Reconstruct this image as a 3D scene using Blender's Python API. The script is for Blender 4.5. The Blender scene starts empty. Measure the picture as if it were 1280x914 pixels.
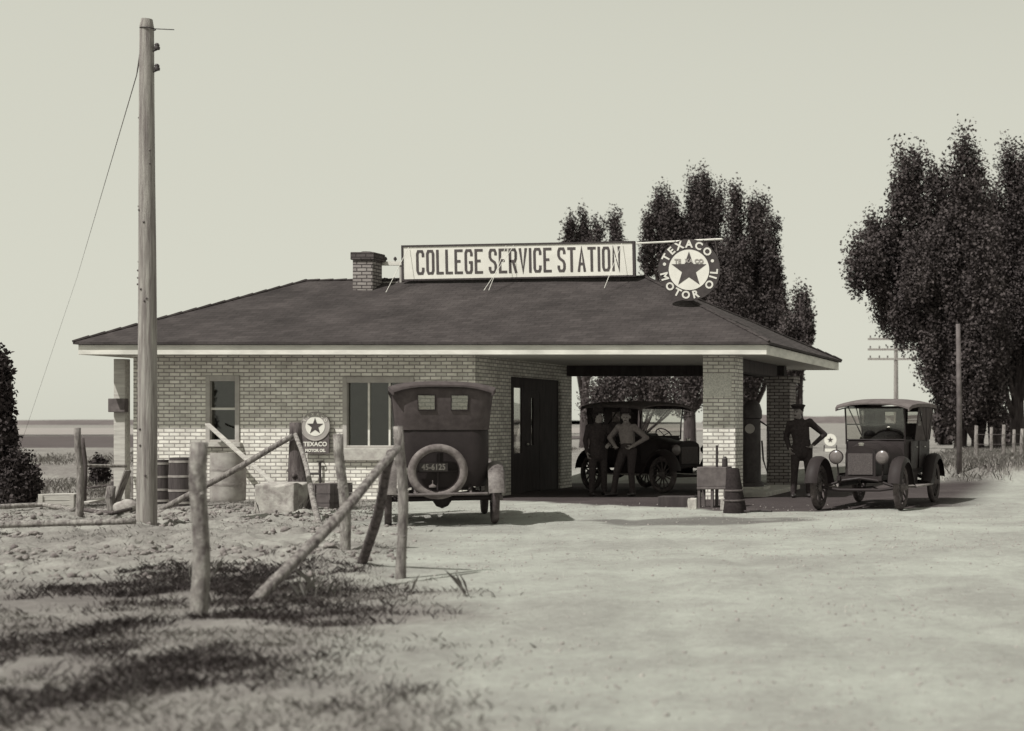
import bpy, bmesh, math, random
import numpy as np
from mathutils import Vector, Matrix, Euler

random.seed(7)
rng = np.random.default_rng(11)
PI = math.pi
SC = bpy.context.scene
COL = SC.collection
F = 1850.0          # focal length measured in photograph pixels
PX, HZ, EYE = 1345.0, 527.0, 1.5

def at(x, y, Y):
    """photograph measurement -> metres, for a point at distance Y"""
    return Vector(((x - PX) * Y / F, Y, EYE + (HZ - y) * Y / F))

def gnd(x, y):
    Y = F * EYE / (y - HZ)
    return Vector(((x - PX) * Y / F, Y, 0.0))

# ------------------------------------------------------------------ materials
def sep(v, a=1.0):
    t = min(1.0, max(0.0, v / 0.5)) ** 0.5
    return (v * (1.20 - 0.19 * t), v * (0.92 + 0.065 * t), v * (0.97 - 0.06 * t), a)

def new_mat(name):
    m = bpy.data.materials.new(name)
    m.use_nodes = True
    nt = m.node_tree
    return m, nt, nt.nodes["Principled BSDF"]

def N(nt, t, **kw):
    n = nt.nodes.new(t)
    for k, v in kw.items():
        setattr(n, k, v)
    return n

def ramp(nt, fac, stops):
    r = N(nt, "ShaderNodeValToRGB")
    el = r.color_ramp.elements
    while len(el) < len(stops):
        el.new(0.5)
    for e, (p, c) in zip(el, stops):
        e.position = p
        e.color = c
    nt.links.new(fac, r.inputs[0])
    return r

def noise(nt, scale, detail=6, rough=0.6, coord="Object", stretch=None, dist=0.0):
    tc = N(nt, "ShaderNodeTexCoord")
    src = tc.outputs[coord]
    if stretch:
        mp = N(nt, "ShaderNodeMapping")
        mp.inputs["Scale"].default_value = stretch
        nt.links.new(src, mp.inputs[0])
        src = mp.outputs[0]
    n = N(nt, "ShaderNodeTexNoise")
    n.inputs["Scale"].default_value = scale
    n.inputs["Detail"].default_value = detail
    n.inputs["Roughness"].default_value = rough
    n.inputs["Distortion"].default_value = dist
    nt.links.new(src, n.inputs["Vector"])
    return n

def bump(nt, bsdf, height, strength, dist=0.02):
    b = N(nt, "ShaderNodeBump")
    b.inputs["Strength"].default_value = strength
    b.inputs["Distance"].default_value = dist
    nt.links.new(height, b.inputs["Height"])
    nt.links.new(b.outputs[0], bsdf.inputs["Normal"])

def mat_noise(name, lo, hi, scale=6, rough=0.85, bmp=0.3, bdist=0.01, stretch=None, metallic=0.0, p0=0.35, p1=0.68, detail=7, fine=None):
    m, nt, b = new_mat(name)
    n = noise(nt, scale, detail, 0.62, stretch=stretch)
    r = ramp(nt, n.outputs["Fac"], [(p0, sep(lo)), (p1, sep(hi))])
    nt.links.new(r.outputs[0], b.inputs["Base Color"])
    b.inputs["Roughness"].default_value = rough
    b.inputs["Metallic"].default_value = metallic
    b.inputs["Specular IOR Level"].default_value = 0.15 if rough > 0.9 else 0.4
    if bmp:
        n2 = noise(nt, fine or scale * 4, 5, 0.6, stretch=stretch)
        bump(nt, b, n2.outputs["Fac"], bmp, bdist)
    return m

def mat_brick(name, c1, c2, mortar, w=0.205, h=0.072, gap=0.011):
    m, nt, b = new_mat(name)
    tc = N(nt, "ShaderNodeTexCoord")
    br = N(nt, "ShaderNodeTexBrick")
    br.offset = 0.5
    br.inputs["Scale"].default_value = 1.0
    br.inputs["Mortar Size"].default_value = gap
    br.inputs["Mortar Smooth"].default_value = 0.25
    br.inputs["Bias"].default_value = -0.1
    br.inputs["Brick Width"].default_value = w
    br.inputs["Row Height"].default_value = h
    br.inputs["Color1"].default_value = sep(c1)
    br.inputs["Color2"].default_value = sep(c2)
    br.inputs["Mortar"].default_value = sep(mortar)
    # slightly wavy courses
    nd = N(nt, "ShaderNodeTexNoise"); nd.inputs["Scale"].default_value = 9.0
    nt.links.new(tc.outputs["UV"], nd.inputs["Vector"])
    va = N(nt, "ShaderNodeVectorMath", operation="MULTIPLY_ADD")
    va.inputs[1].default_value = (0.012, 0.012, 0.0)
    nt.links.new(nd.outputs["Color"], va.inputs[0]); nt.links.new(tc.outputs["UV"], va.inputs[2])
    nt.links.new(va.outputs[0], br.inputs["Vector"])
    n = noise(nt, 3.0, 8, 0.65)
    r = ramp(nt, n.outputs["Fac"], [(0.25, (0.70, 0.68, 0.67, 1)), (0.62, (1.05, 1.05, 1.05, 1))])
    mx = N(nt, "ShaderNodeMix", data_type="RGBA", blend_type="MULTIPLY")
    mx.inputs[0].default_value = 1.0
    nt.links.new(br.outputs["Color"], mx.inputs[6]); nt.links.new(r.outputs[0], mx.inputs[7])
    nt.links.new(mx.outputs[2], b.inputs["Base Color"])
    b.inputs["Roughness"].default_value = 0.9
    inv = N(nt, "ShaderNodeMath", operation="SUBTRACT"); inv.inputs[0].default_value = 1.0
    nt.links.new(br.outputs["Fac"], inv.inputs[1])
    n2 = noise(nt, 40, 4, 0.6)
    ad = N(nt, "ShaderNodeMath", operation="MULTIPLY_ADD"); ad.inputs[1].default_value = 0.35
    nt.links.new(n2.outputs["Fac"], ad.inputs[0]); nt.links.new(inv.outputs[0], ad.inputs[2])
    bump(nt, b, ad.outputs[0], 0.8, 0.012)
    return m

def mat_glass(name, tint=0.9, refl=0.08):
    m, nt, b = new_mat(name)
    out = nt.nodes["Material Output"]
    nt.nodes.remove(b)
    tr = N(nt, "ShaderNodeBsdfTransparent"); tr.inputs[0].default_value = (tint, tint, tint * 0.97, 1)
    gl = N(nt, "ShaderNodeBsdfGlossy"); gl.inputs["Roughness"].default_value = 0.03
    gl.inputs[0].default_value = (0.9, 0.9, 0.9, 1)
    fr = N(nt, "ShaderNodeLayerWeight"); fr.inputs[0].default_value = 0.25
    mth = N(nt, "ShaderNodeMath", operation="MULTIPLY_ADD"); mth.inputs[1].default_value = 0.5; mth.inputs[2].default_value = refl
    nt.links.new(fr.outputs["Fresnel"], mth.inputs[0])
    mx = N(nt, "ShaderNodeMixShader")
    nt.links.new(mth.outputs[0], mx.inputs[0]); nt.links.new(tr.outputs[0], mx.inputs[1]); nt.links.new(gl.outputs[0], mx.inputs[2])
    nt.links.new(mx.outputs[0], out.inputs[0])
    return m

def mat_leaf(name, lo, hi):
    m, nt, b = new_mat(name)
    n = noise(nt, 0.8, 6, 0.75)
    oi = N(nt, "ShaderNodeNewGeometry")
    ad = N(nt, "ShaderNodeMath", operation="MULTIPLY_ADD"); ad.inputs[1].default_value = 0.16
    nt.links.new(oi.outputs["Random Per Island"], ad.inputs[0]); nt.links.new(n.outputs["Fac"], ad.inputs[2])
    r = ramp(nt, ad.outputs[0], [(0.44, sep(lo)), (0.70, sep(hi))])
    nt.links.new(r.outputs[0], b.inputs["Base Color"])
    b.inputs["Roughness"].default_value = 0.8
    b.inputs["Specular IOR Level"].default_value = 0.15
    return m

def mat_plain(name, v, rough=0.6, metallic=0.0, tint=None):
    m, nt, b = new_mat(name)
    n = noise(nt, 14, 5, 0.6)
    r = ramp(nt, n.outputs["Fac"], [(0.3, sep(v * 0.8)), (0.7, sep(v * 1.12))])
    nt.links.new(r.outputs[0], b.inputs["Base Color"])
    b.inputs["Roughness"].default_value = rough
    b.inputs["Metallic"].default_value = metallic
    return m

def mat_car(name, v, dust=0.16, amount=0.5):
    m, nt, b = new_mat(name)
    n = noise(nt, 2.2, 8, 0.7)
    n2 = noise(nt, 30, 4, 0.6)
    ad = N(nt, "ShaderNodeMath", operation="MULTIPLY_ADD"); ad.inputs[1].default_value = 0.3
    nt.links.new(n2.outputs["Fac"], ad.inputs[0]); nt.links.new(n.outputs["Fac"], ad.inputs[2])
    r = ramp(nt, ad.outputs[0], [(0.45, sep(v)), (1.0 - 0.3 * amount, sep(v + (dust - v) * amount)), (1.0, sep(dust))])
    nt.links.new(r.outputs[0], b.inputs["Base Color"])
    b.inputs["Specular IOR Level"].default_value = 0.14
    rr = ramp(nt, ad.outputs[0], [(0.45, (0.42,) * 3 + (1,)), (0.85, (0.75,) * 3 + (1,))])
    nt.links.new(rr.outputs[0], b.inputs["Roughness"])
    return m

def mat_shingle(name):
    m, nt, b = new_mat(name)
    tc = N(nt, "ShaderNodeTexCoord")
    br = N(nt, "ShaderNodeTexBrick")
    br.inputs["Scale"].default_value = 1.0
    br.inputs["Brick Width"].default_value = 0.24
    br.inputs["Row Height"].default_value = 0.13
    br.inputs["Mortar Size"].default_value = 0.008
    br.inputs["Color1"].default_value = sep(0.042)
    br.inputs["Color2"].default_value = sep(0.058)
    br.inputs["Mortar"].default_value = sep(0.034)
    nt.links.new(tc.outputs["UV"], br.inputs["Vector"])
    n = noise(nt, 1.1, 9, 0.7)
    r = ramp(nt, n.outputs["Fac"], [(0.3, (0.56, 0.58, 0.57, 1)), (0.7, (1.26, 1.31, 1.28, 1))])
    mx = N(nt, "ShaderNodeMix", data_type="RGBA", blend_type="MULTIPLY"); mx.inputs[0].default_value = 1.0
    nt.links.new(br.outputs["Color"], mx.inputs[6]); nt.links.new(r.outputs[0], mx.inputs[7])
    nt.links.new(mx.outputs[2], b.inputs["Base Color"])
    b.inputs["Roughness"].default_value = 0.95
    b.inputs["Specular IOR Level"].default_value = 0.2
    # each course tilts: saw-tooth height down the slope
    sx = N(nt, "ShaderNodeSeparateXYZ"); nt.links.new(tc.outputs["UV"], sx.inputs[0])
    dv = N(nt, "ShaderNodeMath", operation="DIVIDE"); dv.inputs[1].default_value = 0.13
    nt.links.new(sx.outputs[1], dv.inputs[0])
    fr = N(nt, "ShaderNodeMath", operation="FRACT"); nt.links.new(dv.outputs[0], fr.inputs[0])
    iv = N(nt, "ShaderNodeMath", operation="SUBTRACT"); iv.inputs[0].default_value = 1.0
    nt.links.new(fr.outputs[0], iv.inputs[1])
    n2 = noise(nt, 25, 4, 0.6)
    ad = N(nt, "ShaderNodeMath", operation="MULTIPLY_ADD"); ad.inputs[1].default_value = 0.8
    nt.links.new(n2.outputs["Fac"], ad.inputs[0]); nt.links.new(iv.outputs[0], ad.inputs[2])
    bump(nt, b, ad.outputs[0], 0.7, 0.02)
    return m

M = {}
M["brick"] = mat_brick("pale_brick", 0.86, 0.60, 0.33)
M["brick_dark"] = mat_brick("chimney_and_pier_shade_brick", 0.30, 0.20, 0.045)
M["brick_cap"] = mat_brick("sooty_brick", 0.085, 0.055, 0.03)
M["shingle"] = mat_shingle("dark_shingles")
M["white_wood"] = mat_noise("white_painted_wood", 0.52, 0.76, 5, 0.7, 0.15, 0.004, (0.3, 0.3, 1))
M["grey_paint"] = mat_noise("grey_painted_frame", 0.34, 0.44, 5, 0.75, 0.15, 0.004)
M["dark_soffit"] = mat_noise("soffit_boards", 0.48, 0.60, 4, 0.8, 0.2, 0.005, (0.2, 3, 1))
M["dark_wood"] = mat_noise("dark_wood", 0.03, 0.06, 5, 0.8, 0.4, 0.006, (3, 3, 0.4))
M["concrete"] = mat_noise("rough_concrete", 0.34, 0.5, 7, 0.95, 0.7, 0.012)
M["stucco"] = mat_noise("rough_plaster", 0.52, 0.74, 45, 0.95, 1.0, 0.012, p0=0.4, p1=0.6)
M["interior"] = mat_noise("dim_interior", 0.22, 0.30, 2, 0.9, 0)
M["bark"] = mat_noise("weathered_pole", 0.09, 0.36, 11, 0.95, 1.0, 0.02, (2.2, 2.2, 0.5))
M["bark_pale"] = mat_noise("peeled_wood", 0.12, 0.42, 13, 0.95, 1.0, 0.02, (1.5, 1.5, 0.7))
M["bark_dark"] = mat_noise("dark_bark", 0.05, 0.15, 7, 0.95, 1.0, 0.015, (3, 3, 0.4))
M["pole"] = mat_noise("pole_wood", 0.17, 0.42, 7, 0.95, 1.0, 0.015, (4, 4, 0.2))
M["trunk"] = mat_noise("tree_bark", 0.04, 0.09, 5, 0.95, 0.9, 0.02, (3, 3, 0.4))
M["plank"] = mat_noise("pale_plank", 0.35, 0.55, 5, 0.9, 0.5, 0.006, (0.4, 4, 4))
M["barrel_dark"] = mat_noise("tarred_staves", 0.035, 0.08, 6, 0.8, 0.5, 0.006, (4, 4, 0.3))
M["barrel_pale"] = mat_noise("worn_drum_paint", 0.22, 0.42, 4, 0.7, 0.3, 0.005)
M["hoop"] = mat_noise("iron_hoop", 0.20, 0.36, 9, 0.6, 0.2, 0.003)
M["iron"] = mat_noise("dark_iron", 0.025, 0.05, 9, 0.6, 0.3, 0.003)
M["iron_grey"] = mat_noise("grey_iron", 0.07, 0.14, 6, 0.75, 0.4, 0.006)
M["car"] = mat_car("dusty_black_paint", 0.022, 0.08, 0.25)
M["fender"] = mat_car("dust_and_sheen_fender", 0.05, 0.42, 0.6)  # dust, plus the rear fender's sun reflection put in as pale colour
M["canvas"] = mat_noise("top_canvas", 0.055, 0.085, 9, 0.95, 0.5, 0.006)
M["canvas_light"] = mat_noise("faded_top_canvas", 0.10, 0.15, 7, 0.95, 0.5, 0.006)
M["tyre"] = mat_noise("dusty_tyre", 0.10, 0.22, 9, 0.95, 0.5, 0.006)
M["tyre_dark"] = mat_noise("tyre_rubber", 0.05, 0.12, 9, 0.95, 0.5, 0.006)
M["spoke"] = mat_noise("wheel_wood", 0.04, 0.10, 9, 0.8, 0.2, 0.004)
M["leather"] = mat_noise("seat_leather", 0.03, 0.06, 12, 0.6, 0.4, 0.006)
M["nickel"] = mat_plain("dull_nickel", 0.45, 0.35, 0.8)
M["lens"] = mat_plain("headlight_lens", 0.15, 0.25)
M["radiator"] = mat_noise("radiator_core", 0.05, 0.10, 60, 0.6, 0.8, 0.01)
M["glass"] = mat_glass("window_glass", 0.75, 0.05)
M["car_glass"] = mat_glass("windshield_glass", 0.85, 0.10)
M["celluloid"] = mat_glass("celluloid", 0.8, 0.12)
M["sign_white"] = mat_noise("sign_white_enamel", 0.66, 0.76, 3, 0.55, 0.05, 0.002)
M["letter_dark"] = mat_noise("sign_dark_letters", 0.05, 0.075, 8, 0.6, 0)
M["sign_dark"] = mat_noise("sign_dark_enamel", 0.035, 0.055, 6, 0.5, 0)
M["sign_mid"] = mat_noise("sign_worn_dark", 0.07, 0.14, 9, 0.6, 0)
M["sign_grey"] = mat_noise("sign_grey_paint", 0.28, 0.36, 6, 0.6, 0)
M["star"] = mat_noise("sign_star_paint", 0.045, 0.075, 8, 0.5, 0)
M["letter_white"] = mat_noise("sign_white_letters", 0.62, 0.72, 8, 0.6, 0)
M["skin"] = mat_plain("skin", 0.22, 0.6)
M["cloth_dark"] = mat_noise("dark_wool", 0.028, 0.05, 30, 0.95, 0.3, 0.004)
M["cloth_grey"] = mat_noise("grey_shirt", 0.14, 0.20, 25, 0.95, 0.3, 0.004)
M["cloth_mid"] = mat_noise("overall_cloth", 0.03, 0.05, 25, 0.95, 0.3, 0.004)
M["shoe"] = mat_plain("shoe_leather", 0.025, 0.5)
M["felt"] = mat_noise("hat_felt", 0.02, 0.035, 25, 0.95, 0.2, 0.004)
M["leaf"] = mat_leaf("poplar_leaves", 0.03, 0.09)
M["leaf_pale"] = mat_leaf("pale_leaves", 0.045, 0.10)
M["leaf_dark"] = mat_leaf("juniper_leaves", 0.025, 0.06)
M["weed"] = mat_leaf("weed_blades", 0.07, 0.17)
M["drygrass"] = mat_leaf("dry_grass_blades", 0.22, 0.42)
M["clod"] = mat_noise("earth_clod", 0.13, 0.32, 5, 0.98, 0.9, 0.02)
M["gravel"] = mat_noise("road_gravel", 0.22, 0.40, 3, 0.98, 0.4, 0.01)
M["stone"] = mat_noise("pale_stone", 0.22, 0.46, 7, 0.95, 0.7, 0.015)
M["crop"] = mat_noise("crop_field", 0.065, 0.10, 0.5, 0.95, 0)
M["stubble"] = mat_noise("stubble_field", 0.24, 0.34, 0.3, 0.95, 0, stretch=(0.2, 1, 1))
M["far_wood"] = mat_noise("far_hill", 0.10, 0.16, 0.05, 0.95, 0)

# ------------------------------------------------------------------ geometry helpers
class B:
    def __init__(self):
        self.bm = bmesh.new()
    def face(self, vs):
        try:
            return self.bm.faces.new(vs)
        except ValueError:
            return None
    def box(self, x0, x1, y0, y1, z0, z1):
        v = [self.bm.verts.new(p) for p in ((x0, y0, z0), (x1, y0, z0), (x1, y1, z0), (x0, y1, z0), (x0, y0, z1), (x1, y0, z1), (x1, y1, z1), (x0, y1, z1))]
        for f in ((0, 3, 2, 1), (4, 5, 6, 7), (0, 1, 5, 4), (1, 2, 6, 5), (2, 3, 7, 6), (3, 0, 4, 7)):
            self.face([v[i] for i in f])
        return self
    def obox(self, c, s, rot=None):
        rot = rot or Matrix.Identity(3)
        c = Vector(c)
        v = []
        for z in (-1, 1):
            for (x, y) in ((-1, -1), (1, -1), (1, 1), (-1, 1)):
                v.append(self.bm.verts.new(c + rot @ Vector((x * s[0] / 2, y * s[1] / 2, z * s[2] / 2))))
        for f in ((0, 3, 2, 1), (4, 5, 6, 7), (0, 1, 5, 4), (1, 2, 6, 5), (2, 3, 7, 6), (3, 0, 4, 7)):
            self.face([v[i] for i in f])
        return self
    def loft(self, secs, closed=True, caps=True):
        rows = [[self.bm.verts.new(p) for p in s] for s in secs]
        n = len(rows[0])
        for a, b in zip(rows[:-1], rows[1:]):
            for i in range(n if closed else n - 1):
                j = (i + 1) % n
                self.face([a[i], a[j], b[j], b[i]])
        if caps and closed:
            self.face(list(reversed(rows[0])))
            self.face(rows[-1])
        return self
    def tube(self, pts, radii, n=10, caps=True, wob=0.0, squash=None):
        pts = [Vector(p) for p in pts]
        if not hasattr(radii, "__len__"):
            radii = [radii] * len(pts)
        secs = []
        ang_off = [random.uniform(-1, 1) for _ in range(n)]
        up = Vector((0, 0, 1))
        prev = None
        for i, p in enumerate(pts):
            d = (pts[min(i + 1, len(pts) - 1)] - pts[max(i - 1, 0)]).normalized()
            if prev is None:
                r = up if abs(d.z) < 0.9 else Vector((1, 0, 0))
                u = d.cross(r).normalized()
            else:
                u = (prev - d * prev.dot(d)).normalized()
            prev = u
            w = d.cross(u)
            s = []
            for k in range(n):
                a = 2 * PI * k / n
                rr = radii[i] * (1 + (wob * (1.2 * ang_off[k] + random.uniform(-0.35, 0.35)) if wob else 0))
                s.append(p + u * math.cos(a) * rr + w * math.sin(a) * rr)
            secs.append(s)
        return self.loft(secs, True, caps)
    def lathe(self, prof, c=(0, 0, 0), n=20, rot=None, caps=True):
        rot = rot or Matrix.Identity(3)
        c = Vector(c)
        secs = []
        for r, z in prof:
            secs.append([c + rot @ Vector((r * math.cos(2 * PI * k / n), r * math.sin(2 * PI * k / n), z)) for k in range(n)])
        return self.loft(secs, True, caps)
    def torus(self, R, r, c=(0, 0, 0), rot=None, nu=36, nv=10, squash=1.0):
        rot = rot or Matrix.Identity(3)
        c = Vector(c)
        rows = []
        for i in range(nu):
            a = 2 * PI * i / nu
            row = []
            for j in range(nv):
                b = 2 * PI * j / nv
                q = R + r * math.cos(b)
                row.append(self.bm.verts.new(c + rot @ Vector((q * math.cos(a), q * math.sin(a), r * squash * math.sin(b)))))
            rows.append(row)
        for i in range(nu):
            for j in range(nv):
                self.face([rows[i][j], rows[(i + 1) % nu][j], rows[(i + 1) % nu][(j + 1) % nv], rows[i][(j + 1) % nv]])
        return self
    def prism(self, poly, y0, y1):
        """polygon in x,z extruded along y"""
        return self.loft([[(x, y0, z) for x, z in poly], [(x, y1, z) for x, z in poly]])
    def ball(self, c, r, sx=1, sy=1, sz=1, n=12):
        mt = Matrix.Translation(c) @ Matrix.Diagonal((r * sx, r * sy, r * sz, 1))
        bmesh.ops.create_uvsphere(self.bm, u_segments=n, v_segments=max(6, n // 2 + 2), radius=1.0, matrix=mt)
        return self
    def build(self, name, mat, parent=None, off=None, smooth=False, bevel=0.0, mats=None):
        bm = self.bm
        bmesh.ops.recalc_face_normals(bm, faces=bm.faces[:])
        uv = bm.loops.layers.uv.new("UVMap")
        for f in bm.faces:
            nx, ny, nz = (abs(c) for c in f.normal)
            for l in f.loops:
                p = l.vert.co
                if nz > 0.75: l[uv].uv = (p.x, p.y)
                elif nx > ny: l[uv].uv = (p.y + 0.07, p.z)
                else: l[uv].uv = (p.x, p.z)
        if off is not None:
            bmesh.ops.translate(bm, verts=bm.verts[:], vec=-Vector(off))
        me = bpy.data.meshes.new(name)
        bm.to_mesh(me); bm.free()
        me.materials.append(mat)
        for mm in (mats or []):
            me.materials.append(mm)
        if smooth:
            for p in me.polygons: p.use_smooth = True
        o = bpy.data.objects.new(name, me)
        COL.objects.link(o)
        if parent is not None:
            o.parent = parent
        elif off is not None:
            o.location = off
        if smooth and smooth != "all":
            md = o.modifiers.new("wn", "EDGE_SPLIT"); md.split_angle = math.radians(42)
        if bevel:
            md = o.modifiers.new("bevel", "BEVEL"); md.width = bevel; md.segments = 2; md.limit_method = "ANGLE"; md.angle_limit = math.radians(40)
        return o

def tag(o, label, cat, group=None, kind=None):
    o["label"] = label; o["category"] = cat
    if group: o["group"] = group
    if kind: o["kind"] = kind
    return o

def thing(name, label, cat, loc=(0, 0, 0), rotz=0.0, group=None):
    o = bpy.data.objects.new(name, None)
    COL.objects.link(o)
    o.location = loc; o.rotation_euler = (0, 0, rotz)
    o.empty_display_size = 0.3
    return tag(o, label, cat, group)

def struct(o):
    o["kind"] = "structure"
    return o

def mesh_np(name, verts, faces_flat, nper, mat, parent=None, smooth=False):
    me = bpy.data.meshes.new(name)
    nv, nf = len(verts), len(faces_flat) // nper
    me.vertices.add(nv); me.vertices.foreach_set("co", np.asarray(verts, dtype=np.float32).ravel())
    me.loops.add(nf * nper); me.loops.foreach_set("vertex_index", np.asarray(faces_flat, dtype=np.int32).ravel())
    me.polygons.add(nf)
    me.polygons.foreach_set("loop_start", np.arange(0, nf * nper, nper, dtype=np.int32))
    me.polygons.foreach_set("loop_total", np.full(nf, nper, dtype=np.int32))
    if smooth:
        me.polygons.foreach_set("use_smooth", np.ones(nf, dtype=bool))
    me.update(calc_edges=True); me.validate()
    me.materials.append(mat)
    o = bpy.data.objects.new(name, me)
    COL.objects.link(o)
    if parent is not None: o.parent = parent
    return o

def rotx(a): return Matrix.Rotation(a, 3, "X")
def roty(a): return Matrix.Rotation(a, 3, "Y")
def rotz(a): return Matrix.Rotation(a, 3, "Z")

# vectorised value noise
def vnoise(x, y, seed=0):
    xi = np.floor(x).astype(np.int64); yi = np.floor(y).astype(np.int64)
    fx = x - xi; fy = y - yi
    fx = fx * fx * (3 - 2 * fx); fy = fy * fy * (3 - 2 * fy)
    def h(a, b):
        n = (a * 374761393 + b * 668265263 + seed * 974634777) & 0xffffffff
        n = ((n ^ (n >> 13)) * 1274126177) & 0xffffffff
        return ((n ^ (n >> 16)) & 0xffff) / 65535.0
    return (h(xi, yi) * (1 - fx) + h(xi + 1, yi) * fx) * (1 - fy) + (h(xi, yi + 1) * (1 - fx) + h(xi + 1, yi + 1) * fx) * fy

def fbm(x, y, oct=5, seed=0, gain=0.5):
    s = 0; a = 1.0; t = 0
    for i in range(oct):
        s = s + a * vnoise(x * 2 ** i, y * 2 ** i, seed + i); t += a; a *= gain
    return s / t

# ------------------------------------------------------------------ ground
def sstep(a, b, x):
    t = np.clip((x - a) / (b - a), 0, 1)
    return t * t * (3 - 2 * t)

def ground_masks(X, Y):
    xb = np.interp(Y, [3, 7, 10, 14, 17, 21, 26, 28], [-1.2, -3.0, -4.5, -6.3, -7.9, -10.2, -12.6, -13.4])
    wob = (fbm(X * 0.7, Y * 0.7, 4, 3) - 0.5) * 2.6
    left = 1 - sstep(-0.9, 0.9, X - xb + wob)
    left = left * (1 - sstep(60, 70, Y))
    # excavated clods: between 14 m and 25 m on the left
    clod = left * sstep(13.2, 14.6, Y + wob * 0.5) * (1 - sstep(24, 27, Y))
    grass = left * (1 - clod * 0.75)
    # the dark fringe along the broken fence
    dd = np.abs((X - xb) + 1.9 + wob * 0.6)
    fringe = (1 - sstep(0.1, 2.0, dd)) * (1 - sstep(14.5, 16, Y)) * sstep(6.5, 8.5, Y)
    fringe = fringe * sstep(0.40, 0.66, fbm(X * 1.1 + 7, Y * 0.9, 5, 12, 0.65))
    # oil-soaked drive under and before the canopy
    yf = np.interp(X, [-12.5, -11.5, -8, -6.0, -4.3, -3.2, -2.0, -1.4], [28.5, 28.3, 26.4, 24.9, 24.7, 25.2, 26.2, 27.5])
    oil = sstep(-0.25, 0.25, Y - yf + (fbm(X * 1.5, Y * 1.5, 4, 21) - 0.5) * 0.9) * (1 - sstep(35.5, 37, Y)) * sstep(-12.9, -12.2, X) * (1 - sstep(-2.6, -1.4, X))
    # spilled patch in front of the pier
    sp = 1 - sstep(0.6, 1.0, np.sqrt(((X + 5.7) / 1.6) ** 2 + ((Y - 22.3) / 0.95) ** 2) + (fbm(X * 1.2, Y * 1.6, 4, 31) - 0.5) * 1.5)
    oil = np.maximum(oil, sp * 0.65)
    # rough grassy verge on the right and everything behind the station
    verge = sstep(-0.5, 1.2, Y - np.interp(X, [-9, -4, -3, -1, 0.5, 3, 8], [37, 37, 36.0, 36.5, 38.5, 43, 50]) + (fbm(X * 0.5, Y * 0.5, 3, 8) - 0.5) * 2)
    back = sstep(30, 33, Y) * (1 - sstep(-19, -17.5, X))
    grass = np.clip(np.maximum.reduce([grass, verge * 0.9, back * 0.8]), 0, 1)
    return left, clod, grass, oil, fringe, verge

def ruts(X, Y):
    """worn wheel tracks that swing in from the road towards the bay and past it"""
    r = 0
    for pts in (([4, 10, 16, 22, 27], [-0.6, -2.2, -4.6, -7.4, -9.6]), ([4, 10, 16, 22, 28], [1.8, 0.2, -1.6, -3.2, -3.6]), ([4, 9, 14, 20, 28], [-2.0, -3.2, -4.6, -7.0, -9.0])):
        cx = np.interp(Y, *pts) + (fbm(Y * 0.25 + pts[1][0], Y * 0.0 + 3.0, 2, 60) - 0.5) * 0.8
        for off in (-0.7, 0.7):
            r = r + np.exp(-((X - cx - off) / 0.13) ** 2)
    return r * (0.35 + 0.65 * fbm(X * 0.8, Y * 0.8, 3, 61)) * (1 - sstep(27, 31, Y))

def ground_z(X, Y):
    left, clod, grass, oil, fringe, verge = ground_masks(X, Y)
    z = (fbm(X * 0.35, Y * 0.35, 4, 1) - 0.5) * 0.07
    z = z + (fbm(X * 2.2, Y * 2.2, 4, 2) - 0.5) * (0.018 + 0.07 * left * (1 - clod) + 0.10 * clod)
    z = z + np.abs(fbm(X * 3.0, Y * 3.0, 4, 5) - 0.5) * 0.30 * clod
    z = z + verge * (1 - sstep(60, 90, Y)) * (0.34 + (fbm(X * 0.9, Y * 0.9, 4, 9) - 0.5) * 0.25)
    z = z - 0.022 * ruts(X, Y) * (1 - left)
    near = 1 - sstep(60, 140, Y)
    flat = 1 - oil * 0.8
    return z * near * flat

def axis(dense0, dense1, step, lo, hi, grow):
    a = list(np.arange(dense0, dense1, step))
    s = step; v = a[-1]
    while v < hi:
        s *= grow; v += s; a.append(v)
    s = step; v = a[0]; pre = []
    while v > lo:
        s *= grow; v -= s; pre.append(v)
    return np.array(pre[::-1] + a)

gx = axis(-20.5, 1.5, 0.075, -900, 700, 1.16)
gy = axis(5.0, 29.0, 0.075, -4, 2600, 1.07)
GX, GY = np.meshgrid(gx, gy)
GZ = ground_z(GX, GY)
nx_, ny_ = len(gx), len(gy)
idx = np.arange(nx_ * ny_).reshape(ny_, nx_)
quads = np.stack([idx[:-1, :-1], idx[:-1, 1:], idx[1:, 1:], idx[1:, :-1]], -1).reshape(-1)

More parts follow.
